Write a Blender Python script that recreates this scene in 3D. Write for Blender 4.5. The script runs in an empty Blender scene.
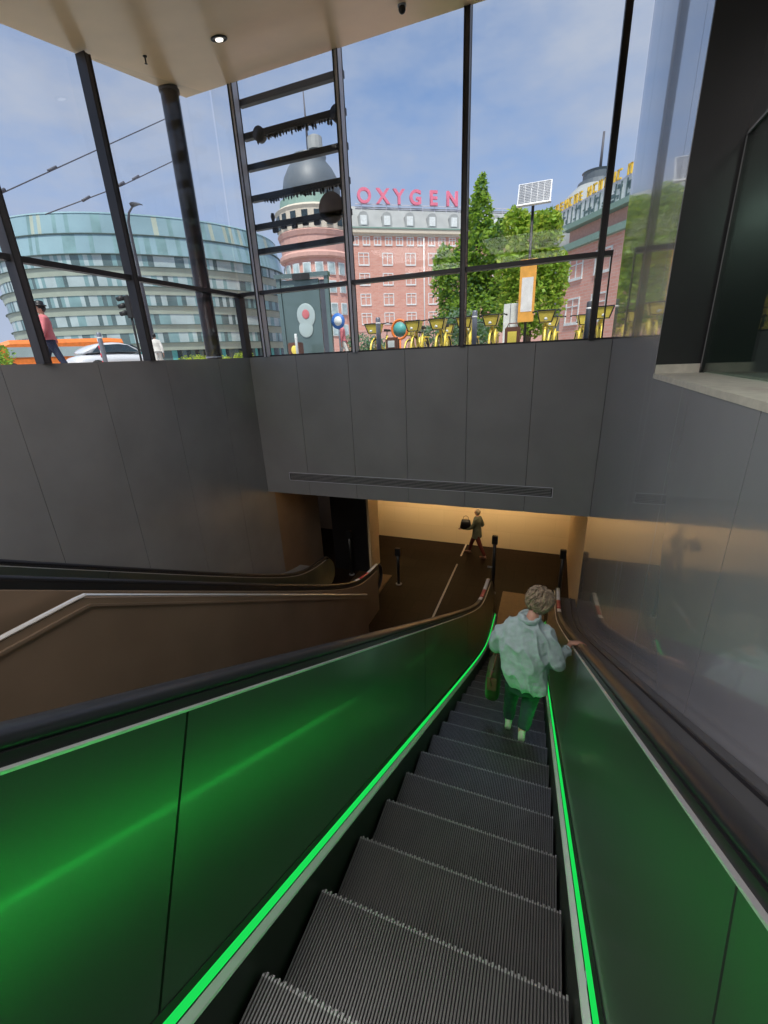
import bpy, bmesh, math, random
from mathutils import Vector, Matrix, noise
random.seed(7)
SC = bpy.context.scene
COL = SC.collection
PI = math.pi
R = math.radians

# ------------------------------------------------------------------ materials
def new_mat(name):
    m = bpy.data.materials.new(name); m.use_nodes = True
    nt = m.node_tree; b = nt.nodes['Principled BSDF']
    return m, nt, b
def pm(name, col, rough=.5, metal=0., var=.12, scale=6., bump=0., bscale=60., coat=0., coat_rough=.05, spec=.5, aniso=0.):
    """procedural principled material: noise-varied colour, optional fine bump"""
    m, nt, b = new_mat(name)
    tc = nt.nodes.new('ShaderNodeTexCoord')
    n = nt.nodes.new('ShaderNodeTexNoise'); n.inputs['Scale'].default_value = scale; n.inputs['Detail'].default_value = 4
    r = nt.nodes.new('ShaderNodeValToRGB')
    a = [c*(1-var) for c in col]; c2 = [min(1, c*(1+var)) for c in col]
    r.color_ramp.elements[0].position = .3; r.color_ramp.elements[1].position = .7
    r.color_ramp.elements[0].color = (*a, 1); r.color_ramp.elements[1].color = (*c2, 1)
    nt.links.new(tc.outputs['Object'], n.inputs['Vector']); nt.links.new(n.outputs['Fac'], r.inputs['Fac'])
    nt.links.new(r.outputs['Color'], b.inputs['Base Color'])
    b.inputs['Roughness'].default_value = rough; b.inputs['Metallic'].default_value = metal
    b.inputs['Coat Weight'].default_value = coat; b.inputs['Coat Roughness'].default_value = coat_rough
    b.inputs['Specular IOR Level'].default_value = spec
    if bump:
        n2 = nt.nodes.new('ShaderNodeTexNoise'); n2.inputs['Scale'].default_value = bscale
        bp = nt.nodes.new('ShaderNodeBump'); bp.inputs['Strength'].default_value = bump; bp.inputs['Distance'].default_value = .01
        nt.links.new(tc.outputs['Object'], n2.inputs['Vector']); nt.links.new(n2.outputs['Fac'], bp.inputs['Height'])
        nt.links.new(bp.outputs['Normal'], b.inputs['Normal'])
    return m
def emat(name, col, st):
    m = bpy.data.materials.new(name); m.use_nodes = True; nt = m.node_tree
    nt.nodes.remove(nt.nodes['Principled BSDF'])
    e = nt.nodes.new('ShaderNodeEmission'); e.inputs[0].default_value = (*col, 1); e.inputs[1].default_value = st
    nt.links.new(e.outputs[0], nt.nodes['Material Output'].inputs[0]); return m
def glass(name, tint=(.86, .9, .9), fac=.09, rough=0.):
    m = bpy.data.materials.new(name); m.use_nodes = True; nt = m.node_tree
    nt.nodes.remove(nt.nodes['Principled BSDF'])
    t = nt.nodes.new('ShaderNodeBsdfTransparent'); t.inputs[0].default_value = (*tint, 1)
    g = nt.nodes.new('ShaderNodeBsdfGlossy'); g.inputs['Roughness'].default_value = rough
    lw = nt.nodes.new('ShaderNodeFresnel'); lw.inputs[0].default_value = 1.45
    mu = nt.nodes.new('ShaderNodeMath'); mu.operation = 'MULTIPLY'; mu.inputs[1].default_value = fac*10
    mx = nt.nodes.new('ShaderNodeMixShader')
    nt.links.new(lw.outputs[0], mu.inputs[0]); nt.links.new(mu.outputs[0], mx.inputs[0])
    nt.links.new(t.outputs[0], mx.inputs[1]); nt.links.new(g.outputs[0], mx.inputs[2])
    nt.links.new(mx.outputs[0], nt.nodes['Material Output'].inputs[0]); return m
def brick_mat(name, c1, c2, mortar, scale, rough=.8, rot=False, bw=.5, rh=.25, ms=.02, generated=False, coat=0.):
    m, nt, b = new_mat(name)
    tc = nt.nodes.new('ShaderNodeTexCoord'); bt = nt.nodes.new('ShaderNodeTexBrick')
    mp = nt.nodes.new('ShaderNodeMapping')
    if rot: mp.inputs['Rotation'].default_value = (R(90), 0, 0)
    nt.links.new(tc.outputs['Object'], mp.inputs[0]); nt.links.new(mp.outputs[0], bt.inputs['Vector'])
    bt.inputs['Color1'].default_value = (*c1, 1); bt.inputs['Color2'].default_value = (*c2, 1); bt.inputs['Mortar'].default_value = (*mortar, 1)
    bt.inputs['Scale'].default_value = scale; bt.inputs['Mortar Size'].default_value = ms
    bt.inputs['Brick Width'].default_value = bw; bt.inputs['Row Height'].default_value = rh
    nt.links.new(bt.outputs['Color'], b.inputs['Base Color']); b.inputs['Roughness'].default_value = rough
    b.inputs['Coat Weight'].default_value = coat; b.inputs['Coat Roughness'].default_value = .15
    return m

M = {}
M['panel_grey'] = pm('panel_grey', (.26, .26, .265), .36, .1, .08, 1.2, coat=.15, coat_rough=.2)
M['panel_left'] = pm('panel_left', (.27, .27, .28), .38, .1, .1, 1.2)
M['panel_gloss'] = pm('panel_gloss', (.30, .30, .325), .22, .15, .06, 1.0, coat=.75, coat_rough=.035)
M['dark_panel'] = pm('dark_panel', (.035, .035, .037), .3, .3, .1, 2, coat=.2, coat_rough=.2)
M['joint'] = pm('joint', (.015, .015, .015), .9)
M['ceiling'] = pm('ceiling_paint', (.84, .60, .34), .35, 0, .04, 2, coat=.25, coat_rough=.2)
M['hall_floor'] = brick_mat('hall_floor', (.022, .012, .007), (.016, .009, .005), (.006, .004, .003), 1.0, .5, bw=.6, rh=.6, ms=.008)
M['hall_floor'].node_tree.nodes['Principled BSDF'].inputs['Specular IOR Level'].default_value = .12
M['disc'] = pm('disc_brown_grey', (.16, .12, .11), .7)
M['beige'] = brick_mat('beige_stone', (.66, .50, .30), (.63, .47, .28), (.56, .42, .25), 1.0, .55, rot=True, bw=.9, rh=.6, ms=.004)
M['stone'] = pm('sill_stone', (.50, .46, .40), .6, 0, .12, 14, bump=.1)
M['black_stone'] = pm('black_pillar', (.012, .011, .012), .3, 0, .2, 3)
M['mullion'] = pm('mullion_steel', (.62, .62, .70), .4, .2, .06, 3)
M['mullion_dark'] = pm('mullion_black', (.03, .028, .032), .4, .2, .06, 3)
M['mullion_mid'] = pm('mullion_mid', (.075, .07, .078), .4, .2, .06, 3)
M['column'] = pm('column_paint', (.055, .05, .05), .3, .5, .05, 3)
M['black'] = pm('black_plastic', (.012, .012, .013), .4, 0, .1, 4)
M['rubber'] = pm('handrail_rubber', (.018, .018, .022), .36, 0, .08, 4, coat=.28, coat_rough=.2, spec=.3)
M['rubber_red'] = pm('handrail_sticker_red', (.45, .04, .07), .35)
M['white'] = pm('white_paint', (.8, .8, .8), .5)
M['steel'] = pm('stainless', (.80, .80, .80), .34, .6, .06, 4)
M['steel_dull'] = pm('stainless_dull', (.30, .30, .31), .45, .4, .06, 4)
M['trim_silver'] = pm('trim_silver', (.62, .64, .64), .5, .2, .05, 4)
M['bronze'] = pm('brown_cladding', (.30, .215, .155), .38, .25, .1, 1.3, coat=.2, coat_rough=.25)
M['step_metal'] = pm('step_aluminium', (.19, .19, .195), .34, .75, .12, 5)
M['step_nose'] = pm('step_nose', (.36, .36, .37), .4, .6, .1, 5)
M['step_groove'] = pm('step_groove', (.022, .022, .023), .7, .2, .1, 5)
M['deck'] = pm('deck_grey', (.10, .10, .105), .6, .0, .06, 3, spec=.12)
M['skirt'] = pm('skirt_black', (.012, .012, .012), .4, .2)
M['bal_panel'] = pm('balustrade_metal', (.16, .19, .17), .32, .85, .06, .8, coat=.25, coat_rough=.08)
M['landing'] = pm('landing_plate', (.10, .065, .035), .35, .5, .1, 10)
M['led'] = emat('green_led', (.016, 1., .13), .72)
M['led_off'] = pm('unlit_strip', (.2, .2, .2), .4)
M['glass'] = glass('facade_glass', (.94, .96, .975), .03)
M['glass_side'] = glass('facade_glass_side', (.93, .95, .97), .006)
M['glass_green'] = glass('shop_glass', (.72, .82, .77), .06)
M['sign_white'] = pm('notice_white', (.7, .7, .68), .6)
M['room'] = pm('room_dark_green', (.09, .13, .112), .5, 0, .3, .8)

# exterior
M['street'] = pm('paving', (.36, .34, .32), .85, 0, .12, .8)
M['brick'] = brick_mat('red_brick', (.60, .27, .21), (.66, .34, .27), (.60, .42, .36), 1.0, .85, rot=True, bw=.6, rh=.22, ms=.02)
M['brick_pink'] = brick_mat('pink_brick', (.66, .32, .26), (.70, .38, .32), (.64, .46, .40), 1.0, .85, rot=True, bw=.6, rh=.22, ms=.02)
M['plinth'] = pm('pink_render', (.60, .36, .31), .85)
M['roof_grey'] = pm('roof_slate', (.36, .38, .38), .6, 0, .1, .7)
M['copper'] = pm('copper_green', (.22, .34, .29), .6)
M['cream'] = pm('cream_stone', (.62, .56, .46), .8)
M['win_white'] = pm('window_white', (.72, .76, .76), .5)
M['win_pane'] = pm('window_pane', (.42, .52, .54), .15, 0, .4, .8)
M['win_dark'] = pm('window_dark', (.03, .05, .06), .15, 0, .4, .8)
M['dome_grey'] = pm('dome_lead', (.12, .145, .17), .5, 0, .1, .5)
M['sign_pink'] = pm('sign_pink', (.78, .20, .30), .5)
M['sign_yellow'] = pm('sign_yellow', (.85, .55, .06), .5)
M['sign_orange'] = pm('sign_orange', (.85, .28, .06), .5)
M['sp1'] = pm('spandrel', (.40, .46, .38), .5, 0, .1, .4)
M['gl_a'] = pm('office_glass_teal', (.25, .40, .40), .12, .2, .2, .4)
M['gl_b'] = pm('office_glass_pale', (.46, .56, .56), .2, .1, .15, .4)
M['gl_c'] = pm('office_glass_dark', (.13, .19, .19), .12, .2, .2, .4)
M['gl_top'] = pm('office_glass_blue', (.34, .50, .53), .1, .3, .15, .1)
M['ribs'] = pm('office_rib', (.10, .14, .13), .5)
M['leaf'] = pm('leaf_green', (.26, .42, .05), .6, 0, .45, 1.6)
M['leaf_dark'] = pm('leaf_dark', (.10, .22, .06), .6, 0, .4, 1.6)
M['leaf_blue'] = pm('leaf_blue', (.22, .34, .22), .6, 0, .4, 1.6)
M['leaf_lime'] = pm('leaf_lime', (.42, .50, .06), .6, 0, .4, 3)
M['bark'] = pm('bark', (.10, .07, .05), .9)
M['bike_yellow'] = pm('bike_yellow', (.95, .76, .13), .35, 0, .05, 3)
M['bike_black'] = pm('bike_black', (.02, .02, .02), .5)
M['bollard'] = pm('bollard_grey', (.26, .28, .33), .4, .5)
M['bollard_dark'] = pm('bollard_dark', (.07, .08, .10), .5)
M['orange'] = pm('orange_paint', (.85, .22, .04), .5)
M['teal'] = pm('teal_paint', (.10, .42, .42), .5)
M['red'] = pm('red_paint', (.65, .03, .05), .5)
M['blue'] = pm('blue_paint', (.05, .18, .55), .5)
M['car_white'] = pm('car_white', (.70, .72, .75), .25, 0, .03, 2, coat=.6)
M['car_glass'] = pm('car_glass', (.05, .09, .12), .08)
M['tyre'] = pm('tyre', (.02, .02, .02), .8)
M['solar_frame'] = pm('solar_frame', (.66, .68, .72), .4)
M['solar_cell'] = pm('solar_cell', (.16, .18, .22), .25)
M['banner'] = pm('banner_orange', (.85, .42, .08), .6)
M['wire'] = pm('wire', (.10, .10, .12), .6)

for k_, c_ in (('leaf', (.34, .52, .06)), ('leaf_dark', (.12, .26, .07)), ('leaf_blue', (.24, .36, .24)), ('leaf_lime', (.50, .60, .08))):
    mt_ = M[k_]; nt = mt_.node_tree; b_ = nt.nodes['Principled BSDF']; tr = nt.nodes.new('ShaderNodeBsdfTranslucent'); mx_ = nt.nodes.new('ShaderNodeMixShader')
    tr.inputs[0].default_value = (*c_, 1); mx_.inputs[0].default_value = .45
    nt.links.new(b_.outputs[0], mx_.inputs[1]); nt.links.new(tr.outputs[0], mx_.inputs[2]); nt.links.new(mx_.outputs[0], nt.nodes['Material Output'].inputs[0])
# people
M['skin'] = pm('skin', (.52, .28, .20), .55, 0, .06, 12)
M['hair'] = pm('grey_brown_hair', (.29, .22, .15), .65, 0, .45, 30, bump=.6, bscale=60)
M['jacket'] = pm('pale_denim', (.37, .47, .485), .85, 0, .10, 16, bump=.25, bscale=90)
M['trousers'] = pm('dark_green_trousers', (.02, .055, .05), .85, 0, .2, 10)
M['shoe'] = pm('pale_sneaker', (.55, .62, .50), .6)
M['bag_olive'] = pm('olive_bag', (.06, .07, .03), .6, 0, .3, 12)
M['brown_strap'] = pm('brown_strap', (.14, .06, .04), .6)
M['coat_grey'] = pm('grey_green_coat', (.11, .12, .09), .85, 0, .2, 12)
M['leg_red'] = pm('dark_red_leggings', (.12, .02, .015), .8)
M['cloth_white'] = pm('white_cloth', (.70, .68, .64), .8)
M['cloth_pink'] = pm('pink_cloth', (.62, .18, .20), .8)
M['cloth_navy'] = pm('navy_cloth', (.03, .04, .08), .8)

# ------------------------------------------------------------------ helpers
class MB:
    """collects shapes; build() links them as one mesh object"""
    def __init__(s): s.v = []; s.f = []; s.mi = []; s.sm = []; s.cur = 0
    def add(s, vs, fs, smooth=False):
        o = len(s.v); s.v += [tuple(v) for v in vs]
        for f in fs: s.f.append(tuple(i+o for i in f)); s.mi.append(s.cur); s.sm.append(smooth)
    def box(s, x0, x1, y0, y1, z0, z1, mat=None):
        vs = [(x, y, z) for z in (z0, z1) for y in (y0, y1) for x in (x0, x1)]
        if mat is not None: vs = [mat @ Vector(v) for v in vs]
        s.add(vs, [(0, 2, 3, 1), (4, 5, 7, 6), (0, 1, 5, 4), (2, 6, 7, 3), (0, 4, 6, 2), (1, 3, 7, 5)])
    def bbox(s, x0, x1, y0, y1, z0, z1, b=.01):
        """box with chamfered edges"""
        bm = bmesh.new(); bmesh.ops.create_cube(bm, size=1)
        for v in bm.verts: v.co = Vector((x0+(v.co.x+.5)*(x1-x0), y0+(v.co.y+.5)*(y1-y0), z0+(v.co.z+.5)*(z1-z0)))
        bmesh.ops.bevel(bm, geom=bm.edges[:], offset=b, segments=2, affect='EDGES')
        bm.verts.index_update(); s.add([v.co for v in bm.verts], [[v.index for v in f.verts] for f in bm.faces]); bm.free()
    def tube(s, pts, rad, n=8, cap=True, smooth=True, flat=None):
        """tube through pts; rad number or list; flat=(a,b) ellipse factors along side/up"""
        pts = [Vector(p) for p in pts]; k = len(pts)
        rs = rad if isinstance(rad, (list, tuple)) else [rad]*k
        vs = []; up = None
        for i, p in enumerate(pts):
            d = (pts[min(i+1, k-1)]-pts[max(i-1, 0)]).normalized()
            if up is None:
                up = Vector((0, 0, 1)) if abs(d.z) < .9 else Vector((0, 1, 0))
            side = d.cross(up).normalized(); up = side.cross(d).normalized()
            a, b = flat if flat else (1, 1)
            for j in range(n):
                t = 2*PI*j/n; vs.append(p+side*math.cos(t)*rs[i]*a+up*math.sin(t)*rs[i]*b)
        fs = [(i*n+j, i*n+(j+1) % n, (i+1)*n+(j+1) % n, (i+1)*n+j) for i in range(k-1) for j in range(n)]
        if cap: fs += [tuple(range(n-1, -1, -1)), tuple(range((k-1)*n, k*n))]
        s.add(vs, fs, smooth)
    def loft(s, rings, cap=True, smooth=True):
        n = len(rings[0]); vs = [p for r in rings for p in r]; k = len(rings)
        fs = [(i*n+j, i*n+(j+1) % n, (i+1)*n+(j+1) % n, (i+1)*n+j) for i in range(k-1) for j in range(n)]
        if cap: fs += [tuple(range(n-1, -1, -1)), tuple(range((k-1)*n, k*n))]
        s.add(vs, fs, smooth)
    def ell(s, c, r, seg=16, rng=10, mat=None, fn=None):
        c = Vector(c); rings = []
        for i in range(rng+1):
            ph = PI*i/rng; z = -math.cos(ph); q = max(math.sin(ph), .02)
            ring = []
            for j in range(seg):
                t = 2*PI*j/seg; p = Vector((q*math.cos(t)*r[0], q*math.sin(t)*r[1], z*r[2]))
                if fn: p = fn(p)
                if mat is not None: p = mat @ p
                ring.append(c+p)
            rings.append(ring)
        s.loft(rings)
    def lathe(s, c, prof, n=20, smooth=True):
        c = Vector(c)
        s.loft([[c+Vector((r*math.cos(2*PI*j/n), r*math.sin(2*PI*j/n), z)) for j in range(n)] for r, z in prof], True, smooth)
    def prism(s, poly, ax, a, b):
        """poly in the plane perpendicular to axis ax, extruded a..b"""
        def P(u, w, t): return {'x': (t, u, w), 'y': (u, t, w), 'z': (u, w, t)}[ax]
        n = len(poly); vs = [P(u, w, a) for u, w in poly]+[P(u, w, b) for u, w in poly]
        s.add(vs, [tuple(range(n-1, -1, -1)), tuple(range(n, 2*n))]+[(i, (i+1) % n, n+(i+1) % n, n+i) for i in range(n)])
    def build(s, name, mat, parent=None, loc=None, rot=None):
        me = bpy.data.meshes.new(name); me.from_pydata(s.v, [], s.f)
        mats = mat if isinstance(mat, (list, tuple)) else [mat]
        for m in mats: me.materials.append(m)
        for p, i, q in zip(me.polygons, s.mi, s.sm): p.material_index = i; p.use_smooth = q
        bm = bmesh.new(); bm.from_mesh(me); bmesh.ops.recalc_face_normals(bm, faces=bm.faces[:]); bm.to_mesh(me); bm.free()
        me.update(); o = bpy.data.objects.new(name, me); COL.objects.link(o)
        if loc: o.location = loc
        if rot: o.rotation_euler = rot
        if parent is not None: o.parent = parent
        return o
def tag(o, label=None, cat=None, group=None, kind=None):
    if label: o['label'] = label
    if cat: o['category'] = cat
    if group: o['group'] = group
    if kind: o['kind'] = kind
    return o
def empty(name, loc=(0, 0, 0), rz=0, **k):
    o = bpy.data.objects.new(name, None); COL.objects.link(o); o.location = loc; o.rotation_euler = (0, 0, rz); o.empty_display_size = .1
    tag(o, **k); return o
def kids(o): return [c for c in COL.objects if c.parent == o]
def copy_tree(o, parent=None):
    c = o.copy(); COL.objects.link(c); c.parent = parent
    for ch in [x for x in COL.objects if x.parent == o]: copy_tree(ch, c)
    return c
def struct(o, label=None): o['kind'] = 'structure'; return tag(o, label)
def box_struct(name, mat, *boxes):
    m = MB()
    for b in boxes: m.box(*b)
    return struct(m.build(name, mat))
def sub(o, lv=1):
    q = o.modifiers.new('s', 'SUBSURF'); q.levels = lv; q.render_levels = lv
def remesh(o, vox, smooth=6):
    q = o.modifiers.new('r', 'REMESH'); q.mode = 'VOXEL'; q.voxel_size = vox; q.use_smooth_shade = True
    q = o.modifiers.new('m', 'SMOOTH'); q.factor = .5; q.iterations = smooth

# ------------------------------------------------------------------ key heights (metres; hall floor is z = 0)
EYE = 6.25; STREET = 6.05; WT = 6.36; LINT = 3.27; SILL = 6.0
YF = 8.27; XL = -6.3; XR = .85
def nose(y): return 4.56-.57735*y
def zs(y, w=.5):                               # nose line easing into the lower landing
    n = nose(y); a = .5*(n+math.sqrt(n*n+w*w))
    return 6.0-.5*((6.0-a)+math.sqrt((6.0-a)**2+.04))+.0 if a > 5 else a

# ------------------------------------------------------------------ setting
G = .008
def panels(along, cuts, face, z0, z1, mat, name, th=.03, back=.22, side=1):
    """clad wall: separate sheets with open joints on a dark backing. along 'x' (face is a y) or 'y' (face is an x)"""
    m = MB()
    for a, b in zip(cuts[:-1], cuts[1:]):
        p = (a+G/2, b-G/2)
        if along == 'x': m.box(p[0], p[1], face, face+th, z0, z1)
        else: m.box(min(face, face+side*th), max(face, face+side*th), p[0], p[1], z0, z1)
    m.cur = 1
    if along == 'x': m.box(cuts[0], cuts[-1], face+th+.004, face+back, z0+.002, z1-.002)
    else:
        f0, f1 = face+side*(th+.004), face+side*back
        m.box(min(f0, f1), max(f0, f1), cuts[0], cuts[-1], z0+.002, z1-.002)
    return struct(m.build(name, [mat, M['joint']]))
panels('x', [XL, -5.12, -3.91, -2.70, -1.49, -.33, XR], YF, LINT, WT, M['panel_grey'], 'wall_front', th=.04, back=.26)
panels('y', [-6, -4.07, -2.81, -1.55, -.29, .97, 2.22, 3.46, 4.72, 5.97, 7.28, 8.27+.26], XL, 0, WT, M['panel_left'], 'wall_left', side=-1)
panels('y', [-6, -4.18, -2.88, -1.58, -.28, 1.02, 2.32, 3.62, 4.668], XR, 0, SILL-.04, M['panel_gloss'], 'wall_right', side=1)
panels('y', [4.668, 4.92, 6.22, 7.5, 8.53], XR, 0, 10.9, M['panel_gloss'], 'wall_right_tall', side=1)
box_struct('wall_back', M['panel_grey'], (XL-.4, 4, -6.3, -6, 0, 10.2))
box_struct('wall_right_return', M['dark_panel'], (XR+.003, 1.2, 4.655, 4.668, SILL+.0, 11.2), (1.08, 1.2, 4.668, 4.84, SILL, 11.2), (1.2, 3.8, 4.70, 4.84, SILL-.1, 11.2), (1.2, 1.32, -6, 4.70, SILL+1.68, 11.2))
box_struct('trim_1', M['stone'], (XR+.004, 1.2, 4.645, 4.655, SILL, SILL+.075))
box_struct('trim_2', M['stone'], (XR-.004, 1.34, -6, 4.66, SILL-.04, SILL))
box_struct('wall_upper_room', M['room'], (3.6, 3.8, -6, 4.7, SILL-.1, 8.6), (1.32, 3.8, -6.0, -5.9, SILL-.1, 8.6), (1.32, 3.8, -6, 4.7, 7.9, 8.1), (1.32, 3.6, -6, 4.7, SILL-.2, SILL-.02))
# hall under the street
box_struct('floor', M['hall_floor'], (-9.5, 3, 7.2, 15, -.3, 0))
box_struct('wall_hall_back', M['beige'], (-5.6, 1.1, 13.55, 13.8, 0, 3.4))
box_struct('wall_hall_side', M['beige'], (XR+.02, 1.1, 8.54, 13.55, 0, 3.4), (-5.75, -5.6, 12.5, 13.8, 0, 3.4))
box_struct('wall_hall_left', M['bronze'], (-9.2, -9.0, 8.53, 13.8, 0, 3.4), (-9.2, -5.75, 13.6, 13.8, 0, 3.4), (XL-.3, XL-.02, 8.53, 10.6, 0, 3.4))
box_struct('ceiling_hall', M['dark_panel'], (-9.5, 1.1, 8.53, 13.8, 3.3, 3.5))
box_struct('trim_3', M['black'], (-5.6, -2.4, 13.5, 13.55, 1.98, 2.06))
box_struct('floor_stairs_base', M['bronze'], (XL, XR, -6.0, 7.2, -.3, -.02))
# soffit above the escalator pit: rises towards the street, flat further in
def zc(y): return 10.96+.25*(min(y, 40)-8.27) if y > 2.5 else 10.96+.25*(2.5-8.27)
m = MB()
prof = [(-6.3, zc(-6)), (2.5, zc(2.5)), (8.27, zc(8.27))]
edge_l = lambda y: -6.85+(8.27-y)*.14
rows = [(-6.4, -6.3), (-6.4, 2.5)]
L = [(-6.7, -6.3), (-6.7, 2.5), (edge_l(4.83)-.0, 4.83), (-6.84, 8.22), (4, 8.3), (4, 2.5), (4, -6.3)]
# far part (sloped) and near part (flat) as two closed slabs
def slab(m, poly, t):
    n = len(poly); vs = [(x, y, zc(y)) for x, y in poly]+[(x, y, zc(y)+t) for x, y in poly]
    m.add(vs, [tuple(range(n)), tuple(range(2*n-1, n-1, -1))]+[(i, i+n, (i+1) % n+n, (i+1) % n) for i in range(n)])
slab(m, [(-6.0, 2.5), (-6.30, 4.7), (-6.84, 8.22), (4, 8.28), (4, 2.5)], .4)
slab(m, [(-6.9, -6.3), (-6.0, 2.5), (4, 2.5), (4, -6.3)], .4)
struct(m.build('ceiling', M['ceiling']))

# glazed facade: front (window_1) and left (window_2)
YG = 8.40; XG = -6.42
w1 = empty('window_1', (0, 0, 0)); struct(w1, 'front glazing with dark steel mullions above the grey clad wall')
def ctop(y): return zc(y)+.02
def mull(x, y, ztop, along, w=.085, d=.2):
    m = MB()
    if along == 'x':
        m.cur = 1; m.box(x-w/2, x+w/2, y-d+.02, y-.03, WT, ztop); m.cur = 0
        m.box(x-w/2-.004, x+w/2+.004, y-.03, y, WT, ztop)
        for a, b in ((-w/2-.004, -w/2+.014), (w/2-.014, w/2+.004)): m.box(x+a, x+b, y-d, y-d+.02, WT, ztop)
    else:
        for a, b in ((-w/2, -w/2+.018), (w/2-.018, w/2)): m.box(x, x+d, y+a, y+b, WT, ztop)
        m.cur = 1; m.box(x, x+d-.012, y-w/2+.018, y+w/2-.018, WT, ztop)
    return m
for x in (-5.84, -3.74, -1.60, .53):
    mull(x, YG, ctop(8.27)+.3, 'x').build('mullion', [M['mullion_dark'], M['mullion'] if x < -3 else M['mullion_mid'] if x < 0 else M['mullion_dark']], w1)
m = MB(); m.box(XG+.05, .70, YG-.16, YG-.02, 7.56, 7.63); m.build('transom', M['mullion_dark'], w1)
m = MB(); m.box(.68, .70, YG-.1, YG-.02, WT, 7.56); m.build('glazing_post', M['mullion_dark'], w1)
m = MB(); m.box(XG, XR+.1, YG-.06, YG+.05, WT-.0, WT+.03); m.build('sill_rail', M['mullion_dark'], w1)
for a, b in ((XG, -5.84), (-5.84, -3.74), (-3.74, -1.6), (-1.6, .53), (.53, XR)):
    m = MB(); m.box(a+.02, b-.02, YG, YG+.008, WT+.03, 11.5); m.build('pane', M['glass'], w1)
w2 = empty('window_2', (0, 0, 0)); struct(w2, 'left glazing with dark steel mullions running beside the escalator pit')
for y in (-1.05, .65, 2.3, 4.0, 5.68):
    mull(XG, y, ctop(y)-.05, 'y', w=.10, d=.17).build('mullion', [M['mullion_dark'], M['mullion_mid']], w2)
m = MB(); m.box(XG+.02, XG+.13, -6, YG-.05, 7.55, 7.62); m.build('transom', M['mullion_dark'], w2)
m = MB(); m.box(XG-.02, XG+.10, YG-.16, YG+.02, WT, 7.56); m.build('corner_post', M['mullion_dark'], w2)
ys = [-6, -1.05, .65, 2.3, 4.0, 5.68, YG]
for a, b in zip(ys[:-1], ys[1:]):
    m = MB(); t0, t1 = ctop(a)+.1, ctop(b)+.1
    m.prism([(a+.02, WT+.02), (b-.02, WT+.02), (b-.02, t1), (a+.02, t0)], 'x', XG-.008, XG); m.build('pane', M['glass_side'], w2)

# round steel column outside the corner, under the canopy
m = MB(); m.lathe((-6.62, 7.55, 0), [(.16, STREET), (.15, STREET+.05), (.15, 10.6), (.15, 10.86)], 24)
o = m.build('column', M['column']); tag(o, 'thick round dark steel column rising from the corner of the glazing', 'column')
m = MB(); m.lathe((0, 0, 0), [(.165, 0), (.165, .03)], 24); m.build('collar', M['mullion'], o, loc=(-6.62, 7.55, WT+.02))
m = MB(); m.lathe((0, 0, 0), [(.165, 0), (.17, .05)], 24); m.build('head_ring', M['mullion_dark'], o, loc=(-6.62, 7.55, 10.70))

# horizontal art bars outside the glass between the two wide mullions
hb = empty('silhouette_ladder', (-4.79, 8.62, 7.6), label='ladder of dark bars with small hanging silhouettes between two mullions', cat='artwork')
def hang(m, x, z, kind):
    h = random.uniform(.03, .10); w = random.uniform(.018, .04)
    if kind == 0: m.box(x-w/2, x+w/2, -.02, .02, z-h, z)
    elif kind == 1: m.lathe((x, 0, 0), [(.004, z-h-.02), (w*.8, z-h+.015), (w*.6, z-h+.05), (.006, z)], 8)
    else: m.box(x-w*.7, x+w*.7, -.02, .02, z-h*.6, z); m.box(x-w*.2, x+w*.2, -.02, .02, z-h, z)
for i, zr in enumerate((4.58, 4.07, 3.58, 3.07, 2.58, 2.15)):
    m = MB(); z = zr-1.35; m.box(-1.16, 1.0, -.05, .05, z-.05, z+.05)
    if i in (1, 3):
        x = -.86
        while x < .84:
            hang(m, x, z-.04, random.randrange(3)); x += random.uniform(.045, .085)
    ob = m.build('crossbar', M['mullion_dark'], hb)
    if i == 1:
        for x in (-.80, .84):
            m = MB(); m.tube([(x, -.06, z-.01), (x, .06, z-.01)], .12, 20); m.build('round_boss', M['mullion_dark'], ob)
    if i == 4:
        m = MB(); m.tube([(.60, -.05, z+.11), (.60, .03, z+.11)], .25, 32); m.build('grey_disc', M['disc'], ob)
        for x, a in ((-.7, .09), (-.5, .05), (-.25, .07), (0., .05), (.25, .08)): m = MB(); m.bbox(x-.05, x+.07, -.03, .03, z-.045-a, z-.046, .01); m.build('hanging_shape', M['mullion_dark'], ob)
        m = MB(); m.tube([(-.72, 0, z+.04), (-.72, 0, z+.14), (-.72, 0, z+.2)], [.02, .045, .03], 10); m.build('knob', M['mullion_dark'], ob)

# long air grille at the foot of the front wall
g = empty('air_grille', (-2.73, YF, 3.70), label='long low air grille with dark slats near the foot of the front wall', cat='grille')
m = MB(); W = 2.9
for a in ((-W, W, -.012, -.001, .085, .097), (-W, W, -.012, -.001, -.097, -.085), (-W, -W+.012, -.012, -.001, -.085, .085), (W-.012, W, -.012, -.001, -.085, .085)): m.box(*a)
m.build('frame', M['mullion'], g)
m = MB(); m.box(-W+.012, W-.012, -.004, -.001, -.085, .085); m.build('backing', M['joint'], g)
m = MB()
for k in range(5): m.box(-W+.03, W-.03, -.012, -.005, -.068+k*.031, -.053+k*.031)
m.build('slats', M['panel_grey'], g)

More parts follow.
